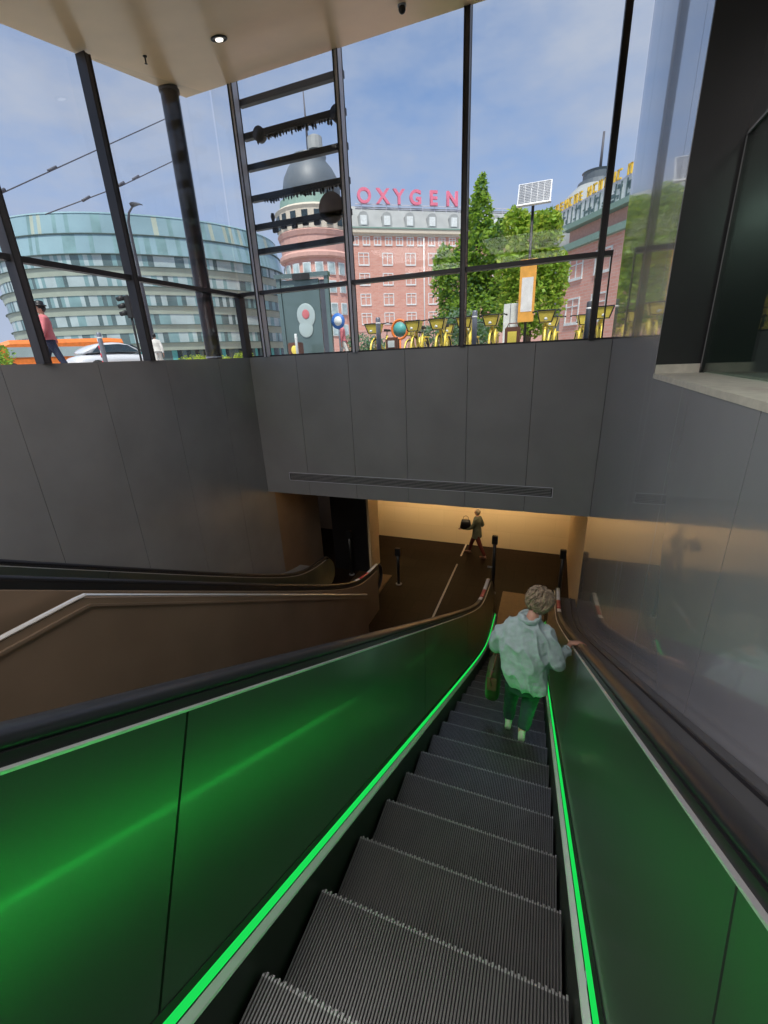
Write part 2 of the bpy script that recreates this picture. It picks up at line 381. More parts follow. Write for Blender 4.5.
# things on the soffit
cs = math.atan(.25)
def downlight(x, y, label):
    e = empty('downlight', (x, y, zc(y)-.002), label=label, cat='light', group='ceiling downlights')
    e.rotation_euler = (cs if y > 2.5 else 0, 0, 0)
    m = MB(); m.lathe((0, 0, 0), [(.075, -.004), (.10, -.018), (.115, -.012), (.115, 0)], 24); m.build('ring', M['black'], e)
    m = MB(); m.lathe((0, 0, 0), [(.05, -.026), (.055, -.012)], 20); m.build('lamp', LAMP, e)
    return e
LAMP = emat('lamp_white', (1, .95, .85), 2.2)
downlight(-4.78, 6.62, 'round black recessed ceiling downlight with glowing lamp near the column')
cam_h = empty('security_camera', (-2.36, 7.5, zc(7.5)), label='small dark dome security camera under the beige ceiling', cat='camera')
m = MB(); m.lathe((0, 0, 0), [(.045, -.03), (.06, -.02), (.06, 0)], 16); m.build('mount', M['steel_dull'], cam_h)
m = MB(); m.ell((0, 0, -.05), (.05, .05, .05)); m.build('dome', M['black'], cam_h)
sp = empty('sprinkler_head', (-5.9, 6.35, zc(6.35)), label='tiny sprinkler head on the ceiling left of the column top', cat='sprinkler')
m = MB(); m.lathe((0, 0, 0), [(.03, -.01), (.03, 0)], 12); m.build('plate', M['black'], sp)
m = MB(); m.lathe((0, 0, 0), [(.022, -.09), (.01, -.085), (.01, -.01)], 10); m.build('nozzle', M['black'], sp)

# shop glass over the sill on the right
gp = empty('glass_screen', (1.2, 4.64, SILL), label='greenish glass screen standing on the pale stone sill at right', cat='glass screen')
m = MB(); m.box(.0, .012, -10.6, -.02, .01, 1.67); m.build('pane', M['glass_green'], gp)
m = MB(); m.box(-.012, .02, -.03, .0, 0, 1.69); m.box(-.012, .02, -.045, -.035, .02, 1.67); m.build('edge_channel', M['black'], gp)
m = MB(); m.box(-.016, .024, -.034, -.030, .05, 1.66); m.build('bright_edge', M['steel_dull'], gp)
m = MB(); m.box(-.012, .02, -10.6, -.03, 1.67, 1.69); m.build('top_rail', M['steel_dull'], gp)
m = MB(); m.box(-.004, -.001, -2.02, -1.8, .12, .30); nt_ = m.build('notice', M['sign_white'], gp); 
m = MB(); m.box(-.0055, -.004, -1.99, -1.83, .15, .27); m.build('notice_field', M['room'], nt_)

# ------------------------------------------------------------------ escalators
PX = [-2.9, .34, 3.0, 5.45, 7.9, 9.0]
XC = -.275
def path_ys(y0, y1, fine=(6.6, 9.1)):
    ys = [y0]; y = y0
    while y < y1-1e-6:
        y += .1 if fine[0] < y < fine[1] else .3
        ys.append(min(y, y1))
    return ys
YE = 8.95            # newel centre
RN = .36
def side_strip(m, s, xa, ha, xb, hb, y0, y1, th=0.):
    """ruled strip between (offset xa, height ha) and (xb, hb) following the nose line; s = +1 right, -1 left"""
    for a, b in zip(path_ys(y0, y1)[:-1], path_ys(y0, y1)[1:]):
        q = [(XC+s*xa, a, zs(a)+ha), (XC+s*xb, a, zs(a)+hb), (XC+s*xb, b, zs(b)+hb), (XC+s*xa, b, zs(b)+ha)]
        if th:
            q2 = [(p[0]+s*th, p[1], p[2]) for p in q]
            m.add(q+q2, [(0, 1, 2, 3), (7, 6, 5, 4), (0, 4, 5, 1), (2, 6, 7, 3), (1, 5, 6, 2), (0, 3, 7, 4)])
        else: m.add(q, [(0, 1, 2, 3)])
def solid_strip(m, s, poly, y0, y1, rake=False):
    """closed section poly [(offset, height)] swept along the nose line; rake: ends square to the slope"""
    ys = path_ys(y0, y1)
    def q(y, h): return y+(.433*(h-.205)*min(1, max(0, (8.4-y)/1.2)) if rake else 0)
    m.loft([[(XC+s*x, q(y, h), zs(q(y, h))+h) for x, h in poly] for y in ys], True, False)
RIDGES = 84
def step_mesh():
    m = MB(); W = .523; dy = .4
    m.cur = 1
    m.box(-W, W, -dy+.004, -.004, -.05, -.010)
    # riser, curved, grooved
    pr = [(-.004, -.01), (-.008, -.08), (-.022, -.16), (-.05, -.235)]
    m.prism([(y, z) for y, z in pr]+[(-.08, -.235), (-.06, -.05)], 'x', -W, W)
    m.cur = 0; p = 2*W/RIDGES
    for i in range(RIDGES):
        x = -W+p*(i+.5)
        m.box(x-p*.27, x+p*.27, -dy+.002+(.010 if i % 2 else 0), -.016, -.012, 0); m.cur = 2; m.box(x-p*.3, x+p*.3, -.016, -(.0 if i % 2 else .008), -.014, .0006); m.cur = 0
    for i in range(0, RIDGES, 2):
        x = -W+p*(i+.5); m.prism([(y+.004, z) for y, z in pr]+[(y-.004, z) for y, z in reversed(pr)], 'x', x-p*.25, x+p*.25)
    # nose edge bar
    return m
STEP = None
def escalator(dx, lit, label, group, name='escalator', ksteps=range(-9, 19)):
    global STEP
    e = empty(name, (dx, 0, 0), label=label, cat='escalator', group=group)
    if STEP is None:
        STEP = step_mesh().build('step', [M['step_metal'], M['step_groove'], M['step_nose']]); first = STEP
    for k in ksteps:
        yk = 1.032+.4*k; z = nose(yk); zz = .5*(z+math.sqrt(z*z+.06)) if z < 1.2 else z
        if z < -.5: break
        c = STEP if first_used[0] is False else STEP.copy()
        if first_used[0]: COL.objects.link(c)
        first_used[0] = True
        c.parent = e; c.location = (XC, yk, min(zz, 5.96) if z > -.3 else .002)
    for s in (-1, 1):
        m = MB(); solid_strip(m, s, [(.536, -.35), (.536, .115), (.548, .115), (.548, -.35)], -3, 9.3); m.build('skirt', M['skirt'], e)
        m = MB(); solid_strip(m, s, [(.537, .120), (.540, .130), (.560, .150), (.566, .118)], -3, 9.2); m.build('skirt_trim', M['trim_silver'], e)
        m = MB(); solid_strip(m, s, [(.564, .152), (.578, .180), (.592, .178), (.572, .142)], -3, 9.2); m.build('light_strip', M['led'] if lit else M['led_off'], e)
        m = MB(); solid_strip(m, s, [(.578, .181), (.588, .206), (.60, .206), (.60, .181)], -3, 9.2); m.build('panel_channel', M['black'], e)
        # sloping metal panels, one mesh each; last one carries the round newel end
        for a, b in zip(PX[:-1], PX[1:]):
            m = MB(); b2 = b
            solid_strip(m, s, [(.592, .205), (.693, 1.095), (.715, 1.095), (.612, .205)], a+.004, b2-.004, True)
            if b == PX[-1]:
                yy = [9.0+RN*math.sin(t*PI/2/8) for t in range(9)]
                rings = []
                for y in yy:
                    q = math.sqrt(max(RN*RN-(y-9.0)**2, 1e-6)); top = zs(9.0)+1.095-RN+q*1.0; bot = max(zs(9.0)+.205, zs(9.)+1.095-RN-q)
                    f = lambda h: .592+(h-.205)*.1135
                    rings.append([(XC+s*f(bot-zs(9.)), y, bot), (XC+s*f(top-zs(9.)), y, top), (XC+s*(f(top-zs(9.))+.02), y, top), (XC+s*(f(bot-zs(9.))+.02), y, bot)])
                m.loft(rings, True, False)
            m.build('balustrade_panel', M['bal_panel'], e)
        m = MB(); solid_strip(m, s, [(.690, 1.095), (.690, 1.104), (.712, 1.104), (.712, 1.095)], -3, 9.0); m.build('lip', M['steel'], e)
        m = MB(); solid_strip(m, s, [(.705, 1.104), (.71, 1.135), (.80, 1.135), (.81, 1.06), (.72, 1.06)], -3, 9.0); m.build('rail_guide', M['black'], e)
        # handrail: rounded flat section swept down the slope and round the newel
        cy = [(y, zs(y)+1.155, 0) for y in path_ys(-3, 8.95)]
        zt = zs(8.95)+1.155; cz = zt-RN
        arc = [(8.97+RN*math.sin(t), cz+RN*math.cos(t), t) for t in [PI*i/14 for i in range(1, 15)]]+[(8.7, cz-RN, PI)]
        rings = []
        pts = [Vector((0, y, z)) for y, z, _ in cy]+[Vector((0, y, z)) for y, z, _ in arc]
        for i, p in enumerate(pts):
            d = (pts[min(i+1, len(pts)-1)]-pts[max(i-1, 0)]).normalized(); n = Vector((0, -d.z, d.y))
            ring = []
            for a, b in ((-.041, -.02), (-.043, -.006), (-.038, .010), (-.022, .019), (0, .021), (.022, .019), (.038, .010), (.043, -.006), (.041, -.02), (.03, -.026), (-.03, -.026)):
                q = p+n*b; ring.append((XC+s*(.760)+a, q.y, q.z))
            rings.append(ring)
        m = MB(); m.loft(rings, True, True); hr = m.build('handrail', M['rubber'], e)
        # white and red sticker on the level run
        for mt, y0, y1, nm in ((M['white'], 8.45, 9.05, 'white_sticker'), (M['rubber_red'], 7.95, 8.45, 'red_sticker'), (M['white'], 7.72, 7.95, 'white_sticker')):
            m = MB(); rg = []
            for i in range(7):
                y = y0+(y1-y0)*i/6; z = zs(y)+1.155+.0225 if y < 8.97 else cz+RN+.0225-(y-8.97)**2*1.3
                rg.append([(XC+s*.76+a, y, z+b) for a, b in ((-.038, -.011), (-.022, -.001), (0, .001), (.022, -.001), (.038, -.011), (.03, -.014), (-.03, -.014))])
            m.loft(rg, True, True)
            if lit or s > 0: m.build(nm, mt, hr)
        # newel block below the rail, entry of the handrail
        m = MB(); m.bbox(XC+s*.76-.06, XC+s*.76+.06, 8.15, 8.95, .02, cz-RN-.02+.2, .02); m.build('rail_inlet', M['black'], e)
    # outer cladding
    m = MB()
    solid_strip(m, -1, [(.83, -.5), (.83, 1.05), (.80, 1.06), (.79, -.5)], -3, 8.9); m.build('outer_cladding', M['bronze'], e)
    if lit:
        m = MB(); solid_strip(m, 1, [(.80, 1.02), (.80, 1.03), (1.12, 1.03), (1.12, 1.02)], -3, 8.9)
        m.build('outer_deck', M['deck'], e)
        m = MB(); solid_strip(m, 1, [(.90, 1.031), (.90, 1.04), (.91, 1.04), (.91, 1.031)], -3, 8.9); solid_strip(m, 1, [(1.02, 1.031), (1.02, 1.05), (1.035, 1.05), (1.035, 1.031)], -3, 8.9)
        m.build('deck_bead', M['mullion_dark'], e)
    else:
        m = MB(); solid_strip(m, 1, [(.83, -.5), (.83, 1.05), (.80, 1.06), (.79, -.5)], -3, 8.9); m.build('outer_cladding', M['bronze'], e)
        m = MB(); solid_strip(m, -1, [(.84, 1.02), (.84, 1.05), (1.25, 1.05), (1.25, 1.02)], -3, 8.6); m.build('outer_deck', M['steel_dull'], e)
    m = MB(); m.box(XC-.54, XC+.54, 8.35, 10.7, .002, .022); m.build('landing_plate', M['landing'], e)
    m = MB()
    for i in range(42): m.box(XC-.52+i*.0248, XC-.52+i*.0248+.012, 8.22, 8.36, .006, .03)
    m.build('comb', M['steel_dull'], e)
    return e
first_used = [False]
E1 = escalator(0, True, 'near escalator with green lit strips along its ridged steps', None)
E2 = escalator(-4.34, False, 'far unlit escalator beside the left grey wall', None, ksteps=range(-6, 19))

# parapet of the stair between the escalators, with a bent silver rail on top
PXo = -3.62
sw = empty('stair_parapet', (PXo, 2.0, 0), label='brown parapet wall with bent silver cap between the two escalators', cat='parapet')
def ph(y): return 4.44 if y < 2.02 else max(nose(y)+1.04, .3)
pts = [(-6, 4.44), (2.02, 4.44), (7.7, nose(7.7)+1.04)]
m = MB(); m.prism([(-7.9, .0), (-7.9, 4.44), (.0, 4.44), (5.7, nose(7.7)+1.04), (5.7, 0)], 'x', -.05, .05); m.build('wall_panel', M['bronze'], sw)
m = MB(); m.loft([[(a, y, z+b) for a, b in ((.02, -.01), (.056, -.012), (.062, .0), (.05, .012), (.035, .015), (.02, .012))] for y, z in ((-7.9, 4.46), (-.05, 4.46), (.03, 4.455), (5.72, nose(7.72)+1.06))], True, False)
m.build('silver_cap', M['steel'], sw)
m = MB(); m.loft([[(a, y, z+b) for a, b in ((.050, -.11), (.075, -.11), (.075, -.085), (.050, -.085))] for y, z in ((-7.9, 4.46), (-.05, 4.46), (.03, 4.455), (5.72, nose(7.72)+1.06))], True, False)
m.build('side_bead', M['bronze'], sw)
m = MB()
k = 0
for k in range(26):
    y = 7.1-.28*(k+1); z = .162*(k+1)
    if z > 4.3: break
    m.box(-3.57, -1.12, y, y+.285, z-.5 if z > .5 else 0, z)
m.box(-3.57, -1.12, -6, y+.28, 3.6, z-.162)
struct(m.build('floor_stairs', M['hall_floor']))
box_struct('floor_upper_landing', M['hall_floor'], (XL, XR, -6.0, -2.95, 5.7, 5.94))
m = MB(); m.box(-2.375, -2.325, 8.75, 12.0, 0, .004); m.box(-2.375, -2.325, 12.6, 14., 0, .004)
tag(m.build('floor_guide_line', M['stone']), 'thin pale guide line running along the dark brown hall floor', 'floor line')

# pillar and posts in the hall
m = MB(); m.bbox(-5.98, -4.82, 10.7, 11.5, 0, 3.3, .01); o = m.build('pillar', M['black_stone']); tag(o, 'square black pillar under the front wall left of the beige hall wall', 'pillar')
m = MB(); m.bbox(-4.815, -4.75, 10.75, 11.45, 0, 3.3, .005); m.build('lit_face_strip', M['beige'], o)  # beige slab imitates light falling on the black pillar's right face
def post(x, y, h, label, name='sensor_post'):
    e = empty(name, (x, y, 0), label=label, cat='post', group='posts at the escalator ends')
    m = MB(); m.lathe((0, 0, 0), [(.09, 0), (.09, .015), (.03, .02)], 16); m.build('base', M['steel_dull'], e)
    m = MB(); m.lathe((0, 0, 0), [(.045, .01), (.045, h-.1)], 12); m.build('pole', M['black'], e)
    m = MB(); m.bbox(-.075, .075, -.05, .05, h-.24, h, .012); m.build('head', M['black'], e)
    return e
p = post(-1.08, 10.55, 1.72, 'tall black post standing past the handrail end of the near escalator, by the walker')
m = MB(); m.box(-.16, -.03, -.03, -.02, .78, .83); m.build('small_bar', M['steel_dull'], p)
post(.60, 10.6, 1.5, 'black post beside the beige corner, beyond the person in pale denim')
post(-3.72, 10.3, 1.15, 'short black post just beyond the red stickered handrail end')
p = post(-5.30, 10.45, 1.45, 'slim post in front of the black pillar')

# ------------------------------------------------------------------ people
def rotm(rx=0, ry=0, rz=0): return Matrix.Rotation(rz, 3, 'Z') @ Matrix.Rotation(ry, 3, 'Y') @ Matrix.Rotation(rx, 3, 'X')
def ring(c, a, b, n=20, m3=None, pw=1.):
    c = Vector(c); out = []
    for j in range(n):
        t = 2*PI*j/n; x = math.cos(t); y = math.sin(t)
        p = Vector((a*math.copysign(abs(x)**pw, x), b*math.copysign(abs(y)**pw, y), 0))
        if m3: p = m3 @ p
        out.append(c+p)
    return out
def limb(m, pts, rad, n=14):
    """smooth limb through key points"""
    P = [Vector(p) for p in pts]; out = []; rr = []
    for i in range(len(P)-1):
        p0 = P[max(i-1, 0)]; p1 = P[i]; p2 = P[i+1]; p3 = P[min(i+2, len(P)-1)]
        for k in range(4):
            t = k/4; out.append(.5*((2*p1)+(p2-p0)*t+(2*p0-5*p1+4*p2-p3)*t*t+(3*p1-p0-3*p2+p3)*t**3)); rr.append(rad[i]*(1-t)+rad[i+1]*t)
    out.append(P[-1]); rr.append(rad[-1]); m.tube(out, rr, n)
def hand(m, w, d, up, side, sc=1., spread=.5, curl=.35, thumb=1):
    """palm at wrist w pointing d; up = back of the hand; side = direction of the little finger"""
    w = Vector(w); d = Vector(d).normalized(); up = Vector(up).normalized(); side = d.cross(up).normalized()*(1 if Vector(side).dot(d.cross(up)) > 0 else -1)
    L = .085*sc
    rings = []
    for t, a, b in ((0, .026, .019), (.25, .032, .017), (.6, .040, .015), (1, .041, .012)):
        c = w+d*L*t; rings.append([c+side*math.cos(2*PI*j/12)*a*sc+up*math.sin(2*PI*j/12)*b*sc for j in range(12)])
    m.loft(rings)
    for k, (o, ln) in enumerate(((-.031, .072), (-.010, .082), (.011, .076), (.031, .058))):
        b = w+d*L*.93+side*o*sc; dd = (d+side*o*spread*6).normalized(); pts = [b]; q = b; ang = 0
        for seg in (.45, .32, .23):
            ang += curl; v = (dd*math.cos(ang)-up*math.sin(ang)); q = q+v*ln*seg*sc; pts.append(q)
        m.tube(pts, [.0095*sc, .009*sc, .008*sc, .0068*sc], 8)
    b = w+d*L*.25-side*.026*sc; v = (d*.6-side*.75-up*.25).normalized(); q1 = b+v*.038*sc; v2 = (d*.85-side*.35-up*.3).normalized(); q2 = q1+v2*.03*sc
    m.tube([b, q1, q2, q2+v2*.012*sc], [.013*sc, .011*sc, .009*sc, .006*sc], 8)

# --- the woman riding down
P1 = empty('person', (0, 3.6, 2.58), label='person riding the near escalator in pale denim jacket, one hand on rail', cat='person')
O = Vector((0, 3.6, 2.58))
def rel(p): return Vector(p)-O
hm = rotm(rx=R(-24), ry=R(16), rz=R(-20))          # head bowed forward, tipped right
hc = rel((.055, 3.87, 3.945))
m = MB()
def headshape(p):
    z = p.z/.125; q = p.copy()
    if z < 0: q.x *= 1-.28*z*z; q.y = q.y*(1-.12*z*z)+.02*z*z     # jaw narrows, chin forward (+y)
    return q
m.ell(hc, (.078, .098, .122), 20, 14, hm, headshape)
nosep = hc+hm @ Vector((0, .10, -.012))
m.tube([hc+hm @ Vector((0, .088, .025)), nosep+hm @ Vector((0, .012, -.012)), hc+hm @ Vector((0, .092, -.03))], [.008, .015, .009], 8)
for s in (-1, 1): m.ell(hc+hm @ Vector((s*.079, -.005, -.012)), (.012, .022, .034), 10, 8, hm)
m.tube([hc+hm @ Vector((-.022, .092, -.058)), hc+hm @ Vector((0, .098, -.056)), hc+hm @ Vector((.022, .092, -.058))], .008, 8)
limb(m, [rel((-.015, 3.76, 3.76)), rel((.01, 3.79, 3.83)), hc+hm @ Vector((0, -.01, -.06))], [.062, .055, .056])
# shoulders, trunk and limbs under the clothes (one continuous body)
m.loft([ring(rel((-.03, 3.68, 3.15)), .15, .11), ring(rel((-.04, 3.69, 3.3)), .14, .10), ring(rel((-.045, 3.72, 3.55)), .15, .10), ring(rel((-.04, 3.75, 3.72)), .14, .07), ring(rel((-.03, 3.76, 3.79)), .08, .06)])
limb(m, [rel((.13, 3.74, 3.70)), rel((.235, 3.70, 3.42)), rel((.27, 3.76, 3.36)), rel((.35, 3.91, 3.40)), rel((.382, 3.95, 3.465))], [.026, .026, .026, .026, .025])
hand(m, rel((.372, 3.94, 3.472)), (.86, .44, -.06), (.05, .35, 1), (.5, -1, 0), 1.2, .7, .20)
limb(m, [rel((-.22, 3.75, 3.68)), rel((-.32, 3.80, 3.40)), rel((-.33, 3.98, 3.24))], [.045, .038, .028])
hand(m, rel((-.33, 3.98, 3.24)), (.1, .5, -.5), (-1, .1, 0), (0, -1, 0), 1.0, .2, .7)
limb(m, [rel((.05, 3.68, 3.18)), rel((.05, 3.70, 2.90)), rel((.0, 3.52, 2.66)), rel((.0, 3.50, 2.62))], [.085, .055, .036, .034])
limb(m, [rel((-.10, 3.68, 3.18)), rel((-.13, 3.84, 2.85)), rel((-.15, 3.85, 2.5)), rel((-.15, 3.85, 2.44))], [.085, .055, .036, .034])
body = m.build('body', M['skin'], P1); remesh(body, .008, 4)
m = MB()
for s in (-1, 1): m = MB(); m.ell(hc+hm @ Vector((s*.03, .088, .01)), (.013, .008, .009), 10, 8, hm); m.build('eye', M['white'], P1)
# hair: layered short bob with tufts
m = MB()
m.ell(hc+hm @ Vector((0, -.022, .018)), (.116, .120, .124), 22, 14, hm)
for i in range(420):
    u = random.uniform(0, 2*PI); w_ = random.uniform(-.85, 1.25)
    ex = Vector((math.cos(u)*math.cos(w_), math.sin(u)*math.cos(w_), math.sin(w_)))
    if ex.y > .45 and ex.z < .45: continue
    p = Vector((ex.x*.114, ex.y*.118-.024, ex.z*.120+.018)); tn = Vector((-ex.x*.2, -ex.y*.2-.15, -1))+Vector((random.uniform(-.5, .5), random.uniform(-.5, .5), 0))
    tn = (tn-ex*tn.dot(ex)).normalized()
    a = hc+hm @ p; b = hc+hm @ (p+tn*.03+ex*.012); c = hc+hm @ (p+tn*.065+ex*random.uniform(.0, .014))
    m.tube([a, b, c], [.008, .0075, .002], 5)
m.build('hair', M['hair'], P1)
# jacket: loose shirt-jacket
m = MB()
J = [((.015, 3.66, 3.095), .205, .145), ((.005, 3.655, 3.16), .225, .165), ((-.035, 3.665, 3.28), .245, .165), ((-.055, 3.68, 3.42), .255, .165), ((-.05, 3.70, 3.55), .25, .155), ((-.045, 3.725, 3.66), .24, .135), ((-.042, 3.745, 3.73), .205, .11), ((-.035, 3.76, 3.785), .125, .085), ((-.022, 3.77, 3.82), .085, .075)]
m.loft([ring(rel(c), a*.94, b*.94, 28, rotm(rz=R(-6), ry=R(4)), .9) for c, a, b in J])
limb(m, [rel((.10, 3.745, 3.71)), rel((.19, 3.72, 3.60)), rel((.245, 3.685, 3.42)), rel((.265, 3.74, 3.345)), rel((.31, 3.84, 3.37)), rel((.35, 3.905, 3.40))], [.07, .08, .076, .072, .056, .045])
limb(m, [rel((-.18, 3.745, 3.69)), rel((-.27, 3.74, 3.60)), rel((-.325, 3.77, 3.44)), rel((-.33, 3.86, 3.34)), rel((-.33, 3.95, 3.27))], [.07, .08, .076, .062, .048])
jk = m.build('jacket', M['jacket'], P1); remesh(jk, .011, 5)
tx2 = bpy.data.textures.new('folds2', 'CLOUDS'); tx2.noise_scale = .045
def folds(o, amp, fx, fz, amp2=.004):
    dg = bpy.context.evaluated_depsgraph_get(); dg.update(); me = bpy.data.meshes.new_from_object(o.evaluated_get(dg))
    ns = [v.normal.copy() for v in me.vertices]
    for v, n in zip(me.vertices, ns):
        c = v.co; q = Vector((c.x*fx+.35*c.z*fx, c.y*fx, c.z*fz)); r_ = (1-min(1, abs(noise.noise(q))*2.6))**1.6
        v.co = c+n*(amp*(r_-.35)+amp2*noise.noise(c*26))
    for p in me.polygons: p.use_smooth = True
    o.modifiers.clear(); o.data = me
folds(jk, .030, 8.5, 2.4, .005)
# collar, hem band and yoke seam
m = MB(); cr = [rel((-.022, 3.765, 3.825))+Vector((math.cos(t)*.096, math.sin(t)*.084-.004, -.012+.014*math.sin(t+.6))) for t in [2*PI*i/20 for i in range(21)]]
m.tube(cr, .026, 8, flat=(.55, 1.3)); m.build('collar', M['jacket'], P1)
m = MB(); cr = [rel((.355, 3.912, 3.402))+Vector((math.cos(t)*.02, -math.cos(t)*.0, math.sin(t)*.0))*0+(rotm(rz=R(-35)) @ Vector((math.cos(t)*.045, 0, math.sin(t)*.045))) for t in [2*PI*i/16 for i in range(17)]]
m.tube(cr, .011, 6); m.build('cuff', M['jacket'], P1)
# trousers
m = MB()
m.loft([ring(rel((-.02, 3.68, 3.24)), .15, .115), ring(rel((-.02, 3.68, 3.1)), .165, .125), ring(rel((-.03, 3.685, 3.0)), .155, .12)])
limb(m, [rel((.05, 3.67, 3.08)), rel((.055, 3.70, 2.92)), rel((.025, 3.60, 2.74)), rel((.005, 3.52, 2.645))], [.10, .085, .066, .06])
limb(m, [rel((-.10, 3.68, 3.08)), rel((-.13, 3.83, 2.86)), rel((-.148, 3.86, 2.62)), rel((-.15, 3.86, 2.43))], [.10, .085, .066, .06])
tr = m.build('trousers', M['trousers'], P1); remesh(tr, .011, 4)
d = tr.modifiers.new('d', 'DISPLACE'); d.texture = tx2; d.strength = .02; d.mid_level = .5
for x, y, z in ((.0, 3.47, 2.58), (-.15, 3.80, 2.352)):
    m = MB(); c = rel((x, y, z))
    m.loft([[c+Vector((a*wd, yy, zz)) for a, zz in ((-1, .0), (-1.02, .02), (-.9, h*.7), (-.45, h), (.45, h), (.9, h*.7), (1.02, .02), (1, .0))] for yy, wd, h in ((-.045, .024, .05), (-.02, .034, .085), (.03, .034, .085), (.09, .038, .06), (.15, .042, .05), (.19, .034, .04), (.212, .014, .025))])
    m.build('shoe', M['shoe'], P1)
# bag on the left hip
bg = empty('shoulder_bag', (-.345, 3.92, 2.62), label='dark olive bag hanging at the left side of the escalator rider', cat='bag')
m = MB(); m.loft([ring((0, 0, z), a, b, 20, None, .7) for z, a, b in ((.03, .06, .10), (.05, .075, .14), (.25, .078, .16), (.42, .06, .15), (.46, .035, .14))]); 
b_ = m.build('pouch', M['bag_olive'], bg)
m = MB(); m.tube([(.0, -.13, .42), (.02, -.12, .56), (.05, -.05, .72), (.06, .02, .80)], .010, 8); m.tube([(.0, .13, .42), (.01, .11, .58), (.03, .06, .70), (.05, .02, .80)], .010, 8); m.build('strap', M['brown_strap'], bg)
m = MB(); m.bbox(-.05, .05, -.178, -.16, .22, .38, .006); m.build('pocket', M['brown_strap'], bg)
m = MB(); m.tube([(.0, -.15, .46), (-.02, -.17, .38), (0, -.17, .28)], .012, 6); m.build('tassel', M['brown_strap'], bg)

def simple_person(loc, rz, h, top, legs, label, hair='black', stride=.12, arm=0, name='person', hat=None):
    """standing or walking adult, continuous body, facing +y before rz"""
    e = empty(name, loc, rz, label=label, cat='person'); k = h/1.7
    m = MB(); V = lambda x, y, z: Vector((x*k, y*k, z*k))
    m.ell(V(0, .015, 1.585), (.072*k, .09*k, .115*k), 16, 12)
    m.ell(V(0, .108, 1.575), (.014*k, .02*k, .02*k), 8, 6)
    for s in (-1, 1): m.ell(V(s*.074, 0, 1.575), (.01*k, .02*k, .03*k), 8, 6)
    limb(m, [V(0, 0, 1.40), V(0, 0, 1.5)], [.055*k, .05*k])
    m.loft([ring(V(0, 0, z), a*k, b*k) for z, a, b in ((.82, .15, .10), (.95, .165, .115), (1.08, .135, .095), (1.28, .17, .11), (1.40, .16, .085), (1.45, .06, .05))])
    for s in (-1, 1):
        y = s*stride
        limb(m, [V(s*.08, 0, .88), V(s*.09, y*.9+.02, .48), V(s*.09, y*1.6-.03, .10), V(s*.09, y*1.6-.03, .06)], [.09*k, .06*k, .038*k, .035*k])
        m.ell(V(s*.09, y*1.6+.03, .035), (.042*k, .12*k, .036*k), 12, 8)
        hw = V(s*.25, -y*1.1+(.22 if arm else .05), 1.0 if arm else .80)
        limb(m, [V(s*.17, 0, 1.38), V(s*.23, -y*.5, 1.10), hw], [.05*k, .04*k, .027*k])
        hand(m, hw, (0, .3, -1) if not arm else (0, .9, -.2), (s, 0, 0.1), (0, -1, 0), k, .2, .35)
    b = m.build('body', M['skin'], e); remesh(b, .012, 3)
    m = MB(); m.ell(V(0, -.012, 1.61), (.083*k, .095*k, .11*k), 16, 10); m.build('hair', M[hair] if hair in M else M['black'], e)
    for s in (-1, 1): m = MB(); m.ell(V(s*.09, s*stride*1.6+.03, .045), (.05*k, .135*k, .045*k), 12, 8); m.build('shoe', M['brown_strap' if legs == 'leg_red' else 'white'], e)
    if hat: m = MB(); m.lathe(V(0, 0, 0), [(.13*k, 1.64*k), (.135*k, 1.66*k), (.09*k, 1.67*k), (.085*k, 1.74*k), (.04*k, 1.76*k)], 18); m.build('hat', M[hat], e)
    m = MB()
    long_ = .70 if legs == 'leg_red' else .92
    m.loft([ring(V(0, 0, z), a*k, b*k, 20) for z, a, b in ((long_, .21, .16), (.98, .185, .14), (1.12, .165, .12), (1.30, .19, .13), (1.41, .17, .10), (1.46, .075, .065))])
    for s in (-1, 1):
        y = s*stride; hw = V(s*.25, -y*1.1+(.19 if arm else .04), 1.02 if arm else .86)
        limb(m, [V(s*.15, 0, 1.39), V(s*.235, -y*.5, 1.10), hw], [.065*k, .058*k, .042*k])
    t = m.build('coat', M[top], e); remesh(t, .014, 3)
    m = MB(); m.loft([ring(V(0, 0, z), a*k, b*k, 20) for z, a, b in ((.84, .16, .11), (.98, .17, .12))])
    for s in (-1, 1):
        y = s*stride; limb(m, [V(s*.08, 0, .88), V(s*.09, y*.9+.02, .48), V(s*.09, y*1.6-.03, .12)], [.10*k, .073*k, .052*k])
    t = m.build('trousers', M[legs], e); remesh(t, .014, 3)
    return e
simple_person((-1.88, 12.75, 0), R(75), 1.62, 'coat_grey', 'leg_red', 'person walking across the hall floor in grey green coat and dark red leggings', 'hair', .20, 1)
hb2 = empty('handbag', (-2.22, 12.62, .98), label='black handbag carried in front by the walker in the hall', cat='bag')
m = MB(); m.loft([ring((0, 0, z), a, b, 20, None, .65) for z, a, b in ((0, .16, .06), (.02, .185, .08), (.20, .16, .08), (.30, .13, .04))]); m.build('pouch', M['black'], hb2)
m = MB(); m.tube([(-.1, 0, .28), (-.07, 0, .40), (0, 0, .44), (.07, 0, .40), (.1, 0, .28)], .009, 8); m.build('handle', M['black'], hb2)
simple_person((-10.6, 6.95, STREET), R(150), 1.62, 'cloth_pink', 'cloth_navy', 'person outside the left glazing in pink top, dark cap and navy trousers', 'black', .16, 0, hat='black')
simple_person((-13.6, 12.6, STREET), R(40), 1.35, 'cloth_white', 'cloth_white', 'person in white clothes standing outside at the end of the white car', 'black', .1, 0)
simple_person((-8.1, 16.8, STREET), R(-60), 1.6, 'cloth_pink', 'cloth_white', 'person in pink top and white trousers by the blue round sign', 'hair', .14, 0)

